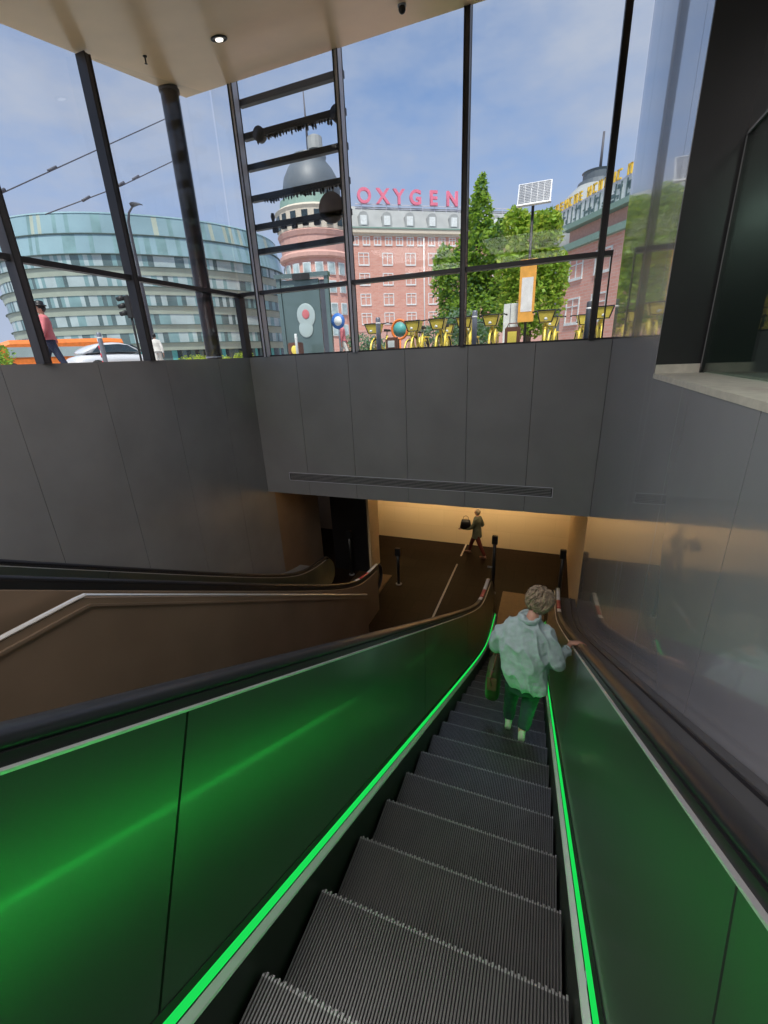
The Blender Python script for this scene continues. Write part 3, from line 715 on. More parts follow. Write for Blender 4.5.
# ------------------------------------------------------------------ the street
box_struct('ground_street', M['street'], (-200, 120, 8.54, 260, STREET-.35, STREET), (-200, XL-.24, -80, 8.54, STREET-.35, STREET), (1.1, 40, 8.54, 14, STREET-.4, STREET-.01))

def window_obj(parent, u, z, w, h, y=-.04, nm='window'):
    m = MB(); f = .12
    m.box(u-w/2-f, u+w/2+f, y-.05, y+.1, z-h/2-f-.08, z-h/2)
    m.box(u-w/2-f, u+w/2+f, y-.02, y+.1, z+h/2, z+h/2+f)
    for a in (u-w/2-f, u+w/2): m.box(a, a+f, y-.02, y+.1, z-h/2, z+h/2)
    m.box(u-.05, u+.05, y-.0, y+.08, z-h/2, z+h/2); m.box(u-w/2, u+w/2, y, y+.08, z+h*.18, z+h*.18+.08)
    o = m.build(nm, M['win_white'], parent)
    m = MB(); m.box(u-w/2, u+w/2, y+.08, y+.12, z-h/2, z+h/2); m.build('pane', M['win_pane'], o)
    return o
# --- big brick block with the roof sign
bb = empty('brick_building', (-31, 70, STREET), R(35), label='red brick block with grey mansard roof and round domed corner tower', cat='building')
EV = 18.9
m = MB(); m.box(-8, 42, 0, 14, 0, EV-.4); m.build('facade', M['brick'], bb)
m = MB(); m.box(-8.0, 42.1, -.14, 14.1, 0, 4.2); m.box(-8, 42.1, -.2, 14.1, 4.2, 4.5); m.build('plinth', M['plinth'], bb)
m = MB(); m.box(-8, 42.2, -.5, 14.2, EV-.55, EV); m.box(-8, 42.2, -.25, 14.2, EV-.9, EV-.55); m.build('cornice', M['cream'], bb)
m = MB(); m.box(-8, 42.2, -.6, 14.3, EV, EV+.18); m.build('gutter', M['copper'], bb)
m = MB(); m.prism([(-.4, EV+.18), (1.2, EV+3.3), (7, EV+4.0), (12.8, EV+3.3), (14.2, EV+.18)], 'x', -8, 42); m.build('mansard_roof', M['roof_grey'], bb)
for i in range(-1, 9):
    u = 1.96+3.72*i
    m = MB(); m.prism([(u-.8, EV+.35), (u+.8, EV+.35), (u+.8, EV+1.7), (u+.5, EV+2.15), (u, EV+2.3), (u-.5, EV+2.15), (u-.8, EV+1.7)], 'y', -.35, 1.4)
    o = m.build('dormer', M['roof_grey'], bb)
    m = MB(); m.box(u-.5, u+.5, -.42, -.36, EV+.5, EV+1.75); m.build('pane', M['win_white'], o)
for z, w, h in ((14.85, 1.5, 1.5), (12.0, 1.5, 1.5), (9.05, 1.5, 1.5), (6.2, 1.5, 1.5)):
    for i in range(-1, 7): window_obj(bb, 1.75+3.87*i, z, w, h)
for i in range(-2, 16): window_obj(bb, .5+1.8*i, 17.35, .95, .95)
for u in (-3.4, 11.75): m = MB(); m.tube([(u, -.12, 0), (u, -.12, EV-.6)], .1, 8); m.build('drain_pipe', M['win_white'], bb)
rs = empty('roof_sign', (-31, 70, STREET), R(35), label='pink sign letters standing on the roof of the brick block', cat='sign')
m = MB(); m.box(1, 27, .9, 1.0, EV+3.5, EV+3.62); m.box(1, 27, .9, 1., EV+3.0, EV+3.08)
for u in range(2, 28, 2): m.box(u-.04, u+.04, .9, 1., EV+2.4, EV+3.6)
m.build('frame', M['mullion'], rs)
def letter(ch, loc, size, mat, parent, off=.02, ext=.12, rz=0):
    c = bpy.data.curves.new('letter', 'FONT'); c.body = ch; c.size = size; c.extrude = ext; c.offset = off; c.align_x = 'CENTER'; c.materials.append(mat)
    t = bpy.data.objects.new('letter', c); COL.objects.link(t); dg = bpy.context.evaluated_depsgraph_get(); me = bpy.data.meshes.new_from_object(t.evaluated_get(dg)); bpy.data.objects.remove(t)
    o = bpy.data.objects.new('letter', me); COL.objects.link(o); o.parent = parent; o.location = loc; o.rotation_euler = (R(90), 0, rz); return o
for ch, u in zip('OXYGEN', (2.47, 5.45, 8.05, 10.75, 13.75, 16.95)):
    letter(ch, (u, .8, EV+3.68), 2.75, M['sign_pink'], rs, .07, .2)
# --- round corner tower with dark dome
tw = bb; TW = (Matrix.Translation((-31, 70, 0)) @ Matrix.Rotation(R(35), 4, 'Z')).inverted() @ Matrix.Translation((-37.0, 69.5, 0))
_b0 = MB.build
def _tb(s, name, mat, parent=None, **k):
    o = _b0(s, name, mat, parent, **k)
    if parent is tw:
        for v in o.data.vertices: v.co = TW @ v.co
    elif parent is not None and parent.parent is tw:
        for v in o.data.vertices: v.co = TW @ v.co
    return o
MB.build = _tb
m = MB(); m.lathe((0, 0, 0), [(5.3, 0), (5.3, 14.6)], 24, False); m.build('tower_shaft', M['brick_pink'], tw)
m = MB(); m.lathe((0, 0, 0), [(5.5, 14.6), (5.9, 14.8), (5.9, 15.3), (5.5, 15.6)], 24, False); m.lathe((0, 0, 0), [(5.7, 17.6), (5.9, 18.2), (5.6, 18.4)], 24, False); m.build('tower_cornice', M['plinth'], tw)
m = MB(); m.lathe((0, 0, 0), [(5.5, 15.6), (5.6, 17.6)], 24, False); m.build('tower_attic', M['plinth'], tw)
m = MB(); m.lathe((0, 0, 0), [(5.7, 18.4), (5.8, 20.8), (6.0, 21.2), (5.4, 21.6)], 24, False); m.build('tower_drum', M['cream'], tw)
m = MB(); m.lathe((0, 0, 0), [(5.2, 21.6), (5.0, 22.8), (4.6, 23.0)], 24, False); m.build('tower_parapet', M['copper'], tw)
m = MB(); m.lathe((0, 0, 0), [(4.3, 23.0), (4.4, 24.4), (4.1, 25.8), (3.3, 27.2), (2.4, 28.2), (2.6, 28.7), (1.8, 28.9), (.3, 29.4)], 24); m.build('tower_dome', M['dome_grey'], tw)
m = MB(); m.lathe((1.2, 0, 0), [(1.1, 29.4), (1.1, 30.9), (.5, 31.2)], 12, False); m.build('lantern', M['roof_grey'], tw)
m = MB(); m.tube([(0, 0, 29), (0, 0, 37.5)], [.22, .06], 8); m.build('antenna', M['wire'], tw)
for z in (4.5, 7.6, 10.7, 13.2):
    for i in range(9):
        a = R(200+i*20)
        fr = MB(); mt = Matrix.Rotation(a+PI/2, 4, 'Z')
        fr.box(-.62, .62, -5.42, -5.28, z-.85, z+.85, mt); o = fr.build('window', M['win_white'], tw)
        fr = MB(); fr.box(-.48, .48, -5.46, -5.42, z-.7, z+.7, mt); fr.build('pane', M['win_pane'], o)
for i in range(10):
    a = R(195+i*18); fr = MB(); mt = Matrix.Rotation(a+PI/2, 4, 'Z')
    fr.box(-.45, .45, -5.85, -5.7, 18.8, 20.6, mt); o = fr.build('window', M['win_dark'], tw)
MB.build = _b0
# --- brick building on the right with yellow rooftop letters
ang = math.atan2(-5.5, 3.6)
rb = empty('gabled_brick_building', (.1, 42.4, STREET), ang, label='pink brick building behind the trees with green cornices and white roof band', cat='building')
m = MB(); m.box(0, 30, 0, 16, 0, 7.5); m.build('facade', M['brick_pink'], rb)
m = MB(); m.box(.1, 30, .15, 16, 7.9, 8.9); m.build('attic', M['plinth'], rb)
m = MB(); m.box(-.25, 30, -.35, 16, 7.5, 7.95); m.box(-.25, 30, -.5, 16, 8.9, 9.25); m.build('cornice', M['copper'], rb)
m = MB(); m.box(-2.5, 30, .4, .6, 9.25, 10.7); m.cur = 1
for i in range(60): 
    u = -2.4+i*.54; m.box(u, u+.06, .33, .4, 9.3, 10.65)
for i in range(90): u = random.uniform(-2, 20); z = random.uniform(9.5, 10.4); m.box(u, u+random.uniform(.1, .4), .35, .4, z, z+random.uniform(.05, .3))
m.build('roof_band', [M['win_white'], M['gl_c']], rb)
for i in range(9): window_obj(rb, 1.6+3.1*i, 6.05, 1.5, 1.3); window_obj(rb, 1.6+3.1*i, 3.0, 1.5, 1.7)
ys_ = empty('rooftop_letter_row', (.1, 42.4, STREET), ang, label='yellow and orange letters standing along the roof of the right brick building', cat='sign')
m = MB(); m.box(-2.6, 20, .35, .42, 10.72, 10.8); m.build('rail', M['mullion'], ys_)
u = -2.5; i = 0
while u < 14:
    m = MB(); w_ = random.uniform(.30, .42); h_ = .62; z0 = 10.8; k = i % 4
    m.box(u, u+.1, .3, .42, z0, z0+h_)
    if k in (0, 2): m.box(u+w_-.1, u+w_, .3, .42, z0, z0+h_)
    if k in (0, 1, 3): m.box(u, u+w_, .3, .42, z0+h_-.1, z0+h_)
    if k in (1, 2): m.box(u, u+w_, .3, .42, z0+.26, z0+.36)
    if k in (1, 3): m.box(u, u+w_, .3, .42, z0, z0+.1)
    m.build('letter', M['sign_orange'] if u > 6 and i % 3 == 0 else M['sign_yellow'], ys_)
    u += .62+(.35 if i % 6 == 5 else 0); i += 1
dm = empty('flat_dome', (2.2, 52, STREET), 0, label='wide grey dome with dark ring and spire behind the right brick building', cat='dome')
m = MB(); m.lathe((0, 0, 0), [(3.5, 0), (3.5, 11.7), (3.2, 12.7), (2.4, 13.7), (1.4, 14.5)], 28); m.build('shell', M['roof_grey'], dm)
m = MB(); m.lathe((0.1, 0, 0), [(1.75, 14.2), (1.65, 14.6), (1.27, 14.7), (1.27, 15.3), (1.37, 15.4), (1., 15.5)], 24, False); m.build('ring', M['dome_grey'], dm)
m = MB(); m.tube([(.25, 0, 15.3), (.25, 0, 18.4)], [.13, .09], 8); m.build('spire', M['wire'], dm)

# --- curved glass office
ofb = empty('glass_office', (-77, 75, STREET), R(46), label='large curved glass office with pale green bands, left of the brick tower', cat='building')
def se(t, a, b, n=2.15):
    c, s = math.cos(t), math.sin(t); return (a*math.copysign(abs(c)**(2/n), c), b*math.copysign(abs(s)**(2/n), s))
NSEG = 236
def oring(a, b, z): return [Vector((*se(2*PI*i/NSEG, a, b), z)) for i in range(NSEG)]
FH = 2.88; A0, B0 = 25.5, 20
def band(name, z0, z1, a0, b0, a1, b1, mat, vary=None):
    m = MB(); r0, r1 = oring(a0, b0, z0), oring(a1, b1, z1)
    if vary is None: m.loft([r0, r1], True, False)
    else:
        for i in range(NSEG):
            m.cur = random.choice(vary); j = (i+1) % NSEG; m.add([r0[i], r0[j], r1[j], r1[i]], [(0, 1, 2, 3)])
    return m.build(name, mat, ofb)
GM = [M['gl_a'], M['gl_b'], M['gl_c']]
band('shopfront', 0, FH, A0-.6, B0-.6, A0-.6, B0-.6, [M['win_dark'], M['gl_c'], M['teal']], (0, 0, 0, 1, 1, 2))
for k in range(1, 6):
    z = k*FH; g_ = .0
    band('spandrel', z, z+1.15, A0, B0, A0+.15, B0+.15, M['sp1'])
    band('ledge', z+1.15, z+1.25, A0+.35, B0+.35, A0+.35, B0+.35, M['ribs'])
    band('window_band', z+1.2, z+FH+.02, A0-.1, B0-.1, A0-.1, B0-.1, GM, (0, 1, 1, 0, 2, 1) if k != 3 else (0, 2, 2, 0, 1))
for k in (6, 7):
    z = k*FH; s_ = (k-6)*.6
    band('ledge', z, z+.12, A0+.3-s_, B0+.3-s_, A0+.3-s_, B0+.3-s_, M['ribs'])
    band('glass_storey', z+.1, z+FH, A0-s_, B0-s_, A0-s_-.5, B0-s_-.5, [M['gl_top'], M['gl_a'], M['sp1']], (0, 0, 0, 0, 0, 1, 2) if k == 7 else (0, 0, 1, 0))
band('roof_edge', 8*FH, 8*FH+.25, A0-1.0, B0-1.0, A0-1.2, B0-1.2, M['gl_top'])

# --- trees
def leaves(m, blobs, n, size, rnd=random):
    for _ in range(n):
        c, r = rnd.choices(blobs, [b[1][0]*b[1][2] for b in blobs])[0]
        d = Vector((rnd.gauss(0, 1), rnd.gauss(0, 1), rnd.gauss(0, 1))).normalized()*rnd.uniform(.55, 1.04)
        p = Vector((c[0]+d.x*r[0], c[1]+d.y*r[1], c[2]+d.z*r[2]))
        a = Vector((rnd.gauss(0, 1), rnd.gauss(0, 1), rnd.gauss(0, .6))).normalized(); b = a.cross(Vector((rnd.gauss(0, 1), rnd.gauss(0, 1), rnd.gauss(0, 1)))).normalized()
        s = size*rnd.uniform(.6, 1.3)
        m.add([p-a*s, p-b*s*.5, p+a*s, p+b*s*.5], [(0, 1, 2, 3)])
def tree(loc, blobs, n, size, trunk_h, label, mats, cat='tree', tr=.16, seed=1, name='leafy_tree', group=None):
    rnd = random.Random(seed); e = empty(name, loc, label=label, cat=cat, group=group)
    m = MB(); m.tube([(0, 0, 0), (.05, 0, trunk_h*.5), (0, .05, trunk_h)], [tr, tr*.8, tr*.5], 10)
    for c, r in blobs: m.tube([(0, 0, trunk_h*.55), (c[0]*.5, c[1]*.5, (trunk_h*.55+c[2])/2+.2), tuple(c)], [tr*.5, tr*.35, tr*.1], 6)
    m.build('trunk', M['bark'], e)
    m = MB(); leaves(m, blobs, n, size, rnd)
    m.mi = [0 if rnd.random() < .72 else 1 for _ in m.mi]
    m.build('crown', [M[mats[0]], M[mats[1]]], e); return e
tree((-5.3, 31, STREET), [((0, 0, 2.4), (2.6, 1.8, 1.6)), ((-.9, 0, 4.6), (1.9, 1.5, 1.7)), ((.2, 0, 6.0), (1.5, 1.3, 1.6)), ((.25, 0, 8.0), (.85, .8, 1.4)), ((.3, 0, 9.3), (.4, .4, 1.0)), ((1.6, .3, 4.6), (1.4, 1.1, 1.5)), ((-1.9, 0, 5.6), (.8, .8, 1.2)), ((1.5, 0, 6.9), (.6, .6, .9))], 13000, .16, 6, 'tall pointed green tree between the two thin mullions, before the brick block', ('leaf', 'leaf_dark'), seed=3)
tree((-1.45, 25.6, STREET), [((0, 0, 2.4), (1.7, 1.3, 1.6)), ((-.25, 0, 4.1), (1.6, 1.2, 1.45)), ((.0, 0, 5.4), (1.35, 1., 1.1)), ((-.9, 0, 6.1), (.7, .6, .8)), ((1., 0, 3.7), (.8, .8, 1.25)), ((.55, 0, 5.9), (.7, .6, .7))], 10000, .135, 5, 'broad lime green tree behind the solar panel pole', ('leaf', 'leaf_lime'), seed=5)
tree((-5.0, 22, STREET), [((-.5, 0, 1.1), (.9, .8, .7)), ((.6, 0, 1.3), (1., .9, .9)), ((1.4, .2, 1.0), (.8, .7, .7))], 2600, .09, 1.2, 'low blue green bush in front of the tall pointed tree', ('leaf_blue', 'leaf_dark'), cat='bush', tr=.05, seed=8, name='bush')
tree((-13.4, 14.2, STREET), [((0, 0, .32), (.9, .6, .28)), ((.8, .2, .33), (.7, .5, .26))], 1200, .05, .4, 'low yellow green shrub outside left of the round column', ('leaf_lime', 'leaf'), cat='bush', tr=.03, seed=9, name='bush')
tree((-8.7, 11.2, STREET), [((0, 0, .3), (.35, .3, .26))], 500, .04, .3, 'small bright green shrub outside the corner of the glazing', ('leaf_lime', 'leaf'), cat='bush', tr=.02, seed=10, name='bush')
tree((-24, 12.6, STREET), [((0, 0, .9), (1.6, 1., .7)), ((-1.8, 0, .8), (1.4, 1., .6))], 1500, .1, .8, 'green hedge bush behind the far left mullion', ('leaf', 'leaf_dark'), cat='bush', tr=.05, seed=12, name='bush')
tree((-20.3, 46, STREET), [((0, 0, 1.6), (2., 1.5, 1.2)), ((2, 0, 1.4), (1.5, 1.2, 1.0))], 1200, .16, 1.5, 'dark bush at the foot of the brick block', ('leaf_blue', 'leaf_dark'), cat='bush', tr=.08, seed=13, name='bush')

# --- solar panel pole with banner, totem, bollards
so = empty('solar_panel_pole', (-.82, 13, STREET), label='tall dark pole carrying a tilted white framed solar panel', cat='solar panel')
m = MB(); m.tube([(0, 0, 0), (0, 0, 3.62)], .035, 10); m.build('pole', M['bike_black'], so)
sf = empty('panel', (0.02, 0, 3.82)); sf.parent = so; sf.rotation_euler = (R(-32), 0, R(-6))
pn = MB(); pn.bbox(-.39, .39, -.02, .02, -.29, .29, .006)
mt = Matrix.Translation((0.02, -.03, 3.79)) @ Matrix.Rotation(R(-28), 4, 'X')
bpy.data.objects.remove(sf)
def xf(m, mt): m.v = [tuple(mt @ Vector(v)) for v in m.v]; return m
o = xf(pn, mt).build('panel', M['solar_frame'], so)
m = MB()
for i in range(12):
    for j in range(5): m.box(-.365+j*.147, -.365+j*.147+.137, -.026, -.021, -.255+i*.0445, -.255+i*.0445+.028)
xf(m, mt).build('cells', M['solar_cell'], o)
m = MB(); m.box(-.40, .40, -.03, .03, -.31, -.28); xf(m, mt).build('lower_edge', M['white'], o)
bn = empty('pole_banner', (-.82, 12.85, STREET), label='orange banner with white centre hanging below the solar panel', cat='banner')
m = MB(); m.bbox(-.2, .2, -.02, .02, .9, 2.36, .005); m.build('sheet', M['banner'], bn)
m = MB(); m.box(-.14, .14, -.026, -.02, 1.15, 1.95); m.build('white_field', M['white'], bn)
to = empty('white_totem', (-1.24, 13.4, STREET), label='white upright totem panel left of the orange banner', cat='totem')
m = MB(); m.bbox(-.2, .2, -.05, .05, 0, 1.42, .01); m.build('body', M['win_white'], to)
m = MB(); m.box(-.03, -.01, -.058, -.05, .05, 1.4); m.build('groove', M['bollard'], to)
def bollard(x, y, h, mat, label, r=.06, red=False):
    e = empty('bollard', (x, y, STREET), label=label, cat='bollard')
    m = MB(); m.lathe((0, 0, 0), [(r, 0), (r, h-.03), (r*.8, h)], 16); m.build('shaft', M[mat], e)
    m = MB(); m.lathe((0, 0, 0), [(r*1.04, h-.16), (r*1.04, h-.12)], 16); m.build('band', M['red' if red else 'white'], e)
    if red:
        for z in (.35, .6, .85): m = MB(); m.lathe((0, 0, 0), [(r*1.3, z), (r*1.3, z+.13)], 16); m.build('red_collar', M['red'], e)
bollard(-4.28, 11.0, 1.14, 'bollard', 'grey bollard right of the second wide mullion, among the yellow bicycles')
bollard(-1.84, 11.0, 1.12, 'bollard', 'grey bollard just right of the first thin mullion')
bollard(.60, 11.0, 1.12, 'bollard_dark', 'dark bollard tight against the last thin mullion')
bollard(-12.2, 9.4, 1.2, 'bollard', 'grey bollard in front of the white car')
bollard(-8.2, 13.4, 1.05, 'win_white', 'slim white bollard before the advertising shelter', r=.045)
bollard(-14.6, 11.2, 1.22, 'win_white', 'white post with red collars in front of the white car', r=.05, red=True)
# --- advertising shelter
sh = empty('advertising_shelter', (-8.8, 15.2, STREET), R(12), label='glass advertising shelter with dark frame and poster beside the brick tower', cat='shelter')
m = MB()
for a in (-.95, .85): m.box(a, a+.14, -.1, .1, 0, 3.1)
m.box(-1.0, 1.02, -.15, .15, 3.0, 3.14); m.build('frame', M['gl_c'], sh)
m = MB(); m.box(-.3, .35, -.17, -.14, 2.92, 3.12); m.build('header_box', M['bike_black'], sh)
m = MB(); m.box(-.8, .62, -.04, .04, .25, 2.95); m.build('poster_board', M['gl_c'], sh)
m = MB(); m.ell((.05, -.06, 1.75), (.36, .02, .42)); m.ell((.0, -.06, 1.3), (.28, .02, .3)); m.build('poster_print', M['gl_b'], sh)
m = MB(); m.ell((.05, -.09, 1.8), (.14, .012, .16)); m.build('poster_flower', M['cloth_pink'], sh)
m = MB(); m.box(.65, .86, -.06, .06, .1, 2.9); m.build('side_panel', M['bollard_dark'], sh)
lt = empty('litter_bin', (-8.55, 13.9, STREET), label='small dark bin with yellow front before the advertising shelter', cat='bin')
m = MB(); m.bbox(-.22, .22, -.18, .18, 0, .8, .03); m.build('body', M['brown_strap'], lt)
m = MB(); m.ell((.06, -.2, .55), (.13, .03, .15)); m.build('yellow_front', M['bike_yellow'], lt)
sg = empty('round_sign', (-7.55, 15.4, STREET), label='round blue traffic sign on a thin pole', cat='sign')
m = MB(); m.tube([(0, 0, 0), (0, 0, 1.7)], .03, 8); m.build('pole', M['bollard'], sg)
m = MB(); m.tube([(0, -.04, 1.5), (0, -.02, 1.5)], .27, 24); m.build('disc', M['blue'], sg)
m = MB(); m.tube([(0, -.045, 1.5), (0, -.041, 1.5)], .16, 24); m.build('symbol', M['win_white'], sg)
# --- street lamp, traffic light, wires
sl = empty('street_lamp', (-20.6, 19.0, STREET), R(-20), label='tall street lamp with curved dark head over the office', cat='street lamp')
m = MB(); m.tube([(0, 0, 0), (0, 0, 7.1), (.3, 0, 7.45), (.9, 0, 7.6)], [.1, .07, .05, .04], 10); m.build('pole', M['wire'], sl)
m = MB(); m.loft([[(x, a*w_, z+(.12*w_ if abs(a) < 1 else 0)) for a in (-1, -.5, 0, .5, 1)]+[(x, a*w_, z-.03) for a in (1, 0, -1)] for x, w_, z in ((.8, .06, 7.6), (1.0, .2, 7.66), (1.35, .24, 7.62), (1.75, .1, 7.48))]); m.build('lamp_head', M['bollard_dark'], sl)
tl = empty('traffic_light', (-18.15, 15.8, STREET), R(20), label='black traffic light left of the second left mullion', cat='traffic light')
m = MB(); m.tube([(0, 0, 0), (0, 0, 3.3)], .05, 8); m.build('pole', M['bike_black'], tl)
m = MB(); m.bbox(-.12, .12, -.12, .06, 2.35, 3.25, .02)
for z in (2.5, 2.8, 3.1): m.tube([(-.13, -.1, z+.08), (-.4, -.14, z+.02)], [.11, .09], 10)
m.build('signal_head', M['bike_black'], tl)
for i, (a, b) in enumerate((((-25, 4.0, 7.05), (-25, 28.2, 21.7)), ((-25, 18, 13.85), (-25, 28.2, 19.42)))):
    m = MB(); m.tube([a, ((a[0]+b[0])/2, (a[1]+b[1])/2, (a[2]+b[2])/2-.15), b], .03, 6)
    for t in (.25, .5, .62): q = [a[k]+(b[k]-a[k])*t for k in range(3)]; m.tube([(q[0], q[1]-.25, q[2]-.22), (q[0], q[1]+.25, q[2]+.1)], .07, 6)
    tag(m.build('tram_wire', M['wire']), ['upper tram wire crossing the sky left of the column', 'lower tram wire ending behind the round column'][i], 'wire')
# --- white car, orange tram
car = empty('car', (-20.2, 16.2, STREET), R(78), label='white car parked behind the left mullions', cat='car')
def side(pts, hw, tap=.0): return pts
m = MB(); rings = []
for x, zb, zt, w_ in ((-2.1, .35, .62, .7), (-2.0, .28, .85, .82), (-1.3, .25, .95, .87), (0, .25, .98, .88), (1.1, .25, .92, .87), (1.9, .28, .78, .80), (2.12, .36, .6, .66)):
    rings.append([(x, -w_, zb), (x, -w_*1.02, (zb+zt)/2), (x, -w_*.93, zt), (x, w_*.93, zt), (x, w_*1.02, (zb+zt)/2), (x, w_, zb)])
m.loft(rings); rings = []
for x, zt, w_ in ((-1.75, .93, .76), (-1.15, 1.36, .62), (-.2, 1.45, .62), (.35, 1.40, .62), (1.15, .93, .74)):
    rings.append([(x, -w_-.04, .9), (x, -w_, max(zt-.05, .91)), (x, -w_*.8, zt), (x, w_*.8, zt), (x, w_, max(zt-.05, .91)), (x, w_+.04, .9)])
m.loft(rings); o = m.build('body', M['car_white'], car); sub(o, 1)
for s in (-1, 1):
    m = MB(); m.prism([(-1.35, .97), (-1.02, 1.28), (-.1, 1.33), (.32, 1.28), (.82, .97)], 'y', s*.665-.012, s*.665+.012); m.build('side_window', M['car_glass'], car)
m = MB(); m.add([(.55, -.55, 1.32), (.55, .55, 1.32), (1.12, .66, .98), (1.12, -.66, .98)], [(0, 1, 2, 3)]); q = m.build('windscreen', M['car_glass'], car); sd = q.modifiers.new('s', 'SOLIDIFY'); sd.thickness = .02
for x in (-1.3, 1.3):
    for s in (-1, 1):
        m = MB(); m.tube([(x, s*.72, .32), (x, s*.88, .32)], .32, 20); w_ = m.build('wheel', M['tyre'], car)
        m = MB(); m.tube([(x, s*.88, .32), (x, s*.895, .32)], .19, 14); m.build('hubcap', M['steel_dull'], w_)
tr_ = empty('orange_van', (-26.5, 17.5, STREET), R(66), label='long orange vehicle behind the white car', cat='vehicle')
m = MB(); m.loft([[(x, -1, .4), (x, -1.02, zt-.2), (x, -.85, zt), (x, .85, zt), (x, 1.02, zt-.2), (x, 1, .4)] for x, zt in ((-3.6, 1.0), (-3.0, 1.5), (-2.0, 1.85), (2.6, 1.95), (3.3, 1.9), (3.4, 1.2))], True, False); m.build('body', M['orange'], tr_)
m = MB(); m.box(-2.2, 3.1, -1.04, -1.01, 1.0, 1.5); m.build('window_strip', M['gl_b'], tr_)
for x in (-2.2, 2.2):
    for s in (-1, 1): m = MB(); m.tube([(x, s*.85, .38), (x, s*1.03, .38)], .38, 18); m.build('wheel', M['tyre'], tr_)

# --- city bicycles
def make_bike():
    e = empty('bicycle', (0, 0, 0), cat='bicycle', group='yellow city bicycles outside the front glazing')
    def wheel(y):
        m = MB(); ci = [(0, y+.33*math.cos(t), .33+.33*math.sin(t)) for t in [2*PI*i/28 for i in range(29)]]
        m.tube(ci, .02, 8, cap=False)
        for i in range(14): t = 2*PI*i/14; m.tube([(0, y, .33), (0, y+.32*math.cos(t), .33+.32*math.sin(t))], .0025, 4)
        m.tube([(-.04, y, .33), (.04, y, .33)], .03, 8); m.build('wheel', M['bike_black'], e)
        m = MB(); ar = [(0, y+.37*math.cos(t), .33+.37*math.sin(t)) for t in [R(-5+i*14) for i in range(13)]]
        m.tube(ar, .03, 6, flat=(.9, .35)); m.build('mudguard', M['bike_yellow'], e)
    wheel(.55); wheel(-.55)
    m = MB(); m.tube([(0, .44, .85), (0, .30, .50), (0, .0, .32), (0, -.15, .33)], [.035, .045, .045, .04], 10)
    m.tube([(0, -.08, .3), (0, -.2, .78)], .032, 10)
    for s in (-.045, .045): m.tube([(s, -.1, .32), (s, -.55, .33)], .014, 6); m.tube([(s, -.18, .66), (s, -.55, .33)], .012, 6); m.tube([(s, .47, .74), (s, .55, .33)], .016, 6)
    m.bbox(-.07, .07, -.72, -.28, .66, .70, .01)
    m.build('frame', M['bike_yellow'], e)
    m = MB(); m.tube([(0, .44, .82), (0, .40, 1.02)], .018, 8); m.tube([(-.31, .18, 1.06), (-.27, .33, 1.07), (-.1, .41, 1.04), (.1, .41, 1.04), (.27, .33, 1.07), (.31, .18, 1.06)], .014, 8); m.build('handlebar', M['bike_black'], e)
    m = MB()
    for s in (-1, 1): m.tube([(s*.31, .10, 1.06), (s*.31, .22, 1.062)], .02, 8)
    m.build('grips', M['bike_black'], e)
    m = MB(); m.tube([(0, -.2, .76), (0, -.22, .88)], .014, 8); m.build('seat_post', M['steel_dull'], e)
    m = MB(); m.loft([[(a*w_, y, .9+z) for a, z in ((-1, 0), (-.7, .035), (0, .045), (.7, .035), (1, 0), (0, -.02))] for y, w_ in ((-.36, .07), (-.28, .10), (-.18, .07), (-.06, .025), (-.02, .012))]); m.build('saddle', M['bike_black'], e)
    m = MB(); z0, z1 = .80, 1.04
    q0 = [(-.13, .50, z0), (.13, .50, z0), (.13, .72, z0), (-.13, .72, z0)]; q1 = [(-.20, .46, z1), (.20, .46, z1), (.20, .80, z1), (-.20, .80, z1)]
    m.tube(q1+[q1[0]], .016, 6); m.tube(q0+[q0[0]], .012, 6)
    for a, b in zip(q0, q1): m.tube([a, b], .014, 6)
    bs = m.build('basket', M['bike_black'], e)
    m = MB(); ins = .012
    for i in range(4):
        j = (i+1) % 4; A, B, C_, D = [Vector(v) for v in (q0[i], q0[j], q1[j], q1[i])]
        c = (A+B+C_+D)/4; m.add([v+(c-v)*.02 for v in (A, B, C_, D)], [(0, 1, 2, 3)])
    m.add(q0, [(0, 1, 2, 3)]); w_ = m.build('basket_liner', M['bike_yellow'], bs); sd = w_.modifiers.new('s', 'SOLIDIFY'); sd.thickness = .012
    m = MB(); m.lathe((0, .84, .86), [(.035, -.03), (.04, 0), (.02, .03)], 10); m.build('lamp', M['win_white'], e)
    return e
bike0 = make_bike()
spots = [(-4.62, 12.3, 176, 'yellow bicycle nearest the second wide mullion, partly behind it'), (-3.54, 12.3, 180, 'yellow bicycle in the front row right of the orange hooped sign'),
         (-2.86, 12.2, 180, 'yellow bicycle with its basket facing the glass before the brick wall'), (-2.2, 12.3, 180, 'front row yellow bicycle just left of the first thin mullion'),
         (-1.54, 12.25, 180, 'front row yellow bicycle between grey bollard and white totem'), (-.29, 12.2, 181, 'yellow bicycle facing the glass under the lime tree, right of the orange banner'),
         (.93, 12.3, 180, 'yellow bicycle behind the last thin mullion, nearest the right wall'), (-4.35, 14.7, 170, 'back row yellow bicycle seen behind the orange hooped sign'),
         (-3.3, 14.7, 190, 'back row yellow bicycle in the middle of the brick wall'), (-2.5, 14.7, 178, 'back row yellow bicycle behind the pair left of the thin mullion'),
         (-.1, 14.7, 172, 'back row yellow bicycle just right of the orange banner'), (.62, 14.7, 186, 'back row yellow bicycle by the dark bollard')]
for i, (x, y, a, lb) in enumerate(spots):
    o = bike0 if i == 0 else copy_tree(bike0)
    o.location = (x, y, STREET); o.rotation_euler = (0, 0, R(a)); o['label'] = lb
bx = empty('delivery_box', (-.98, 11.2, STREET), label='dark box with yellow front panel standing below the orange banner', cat='box')
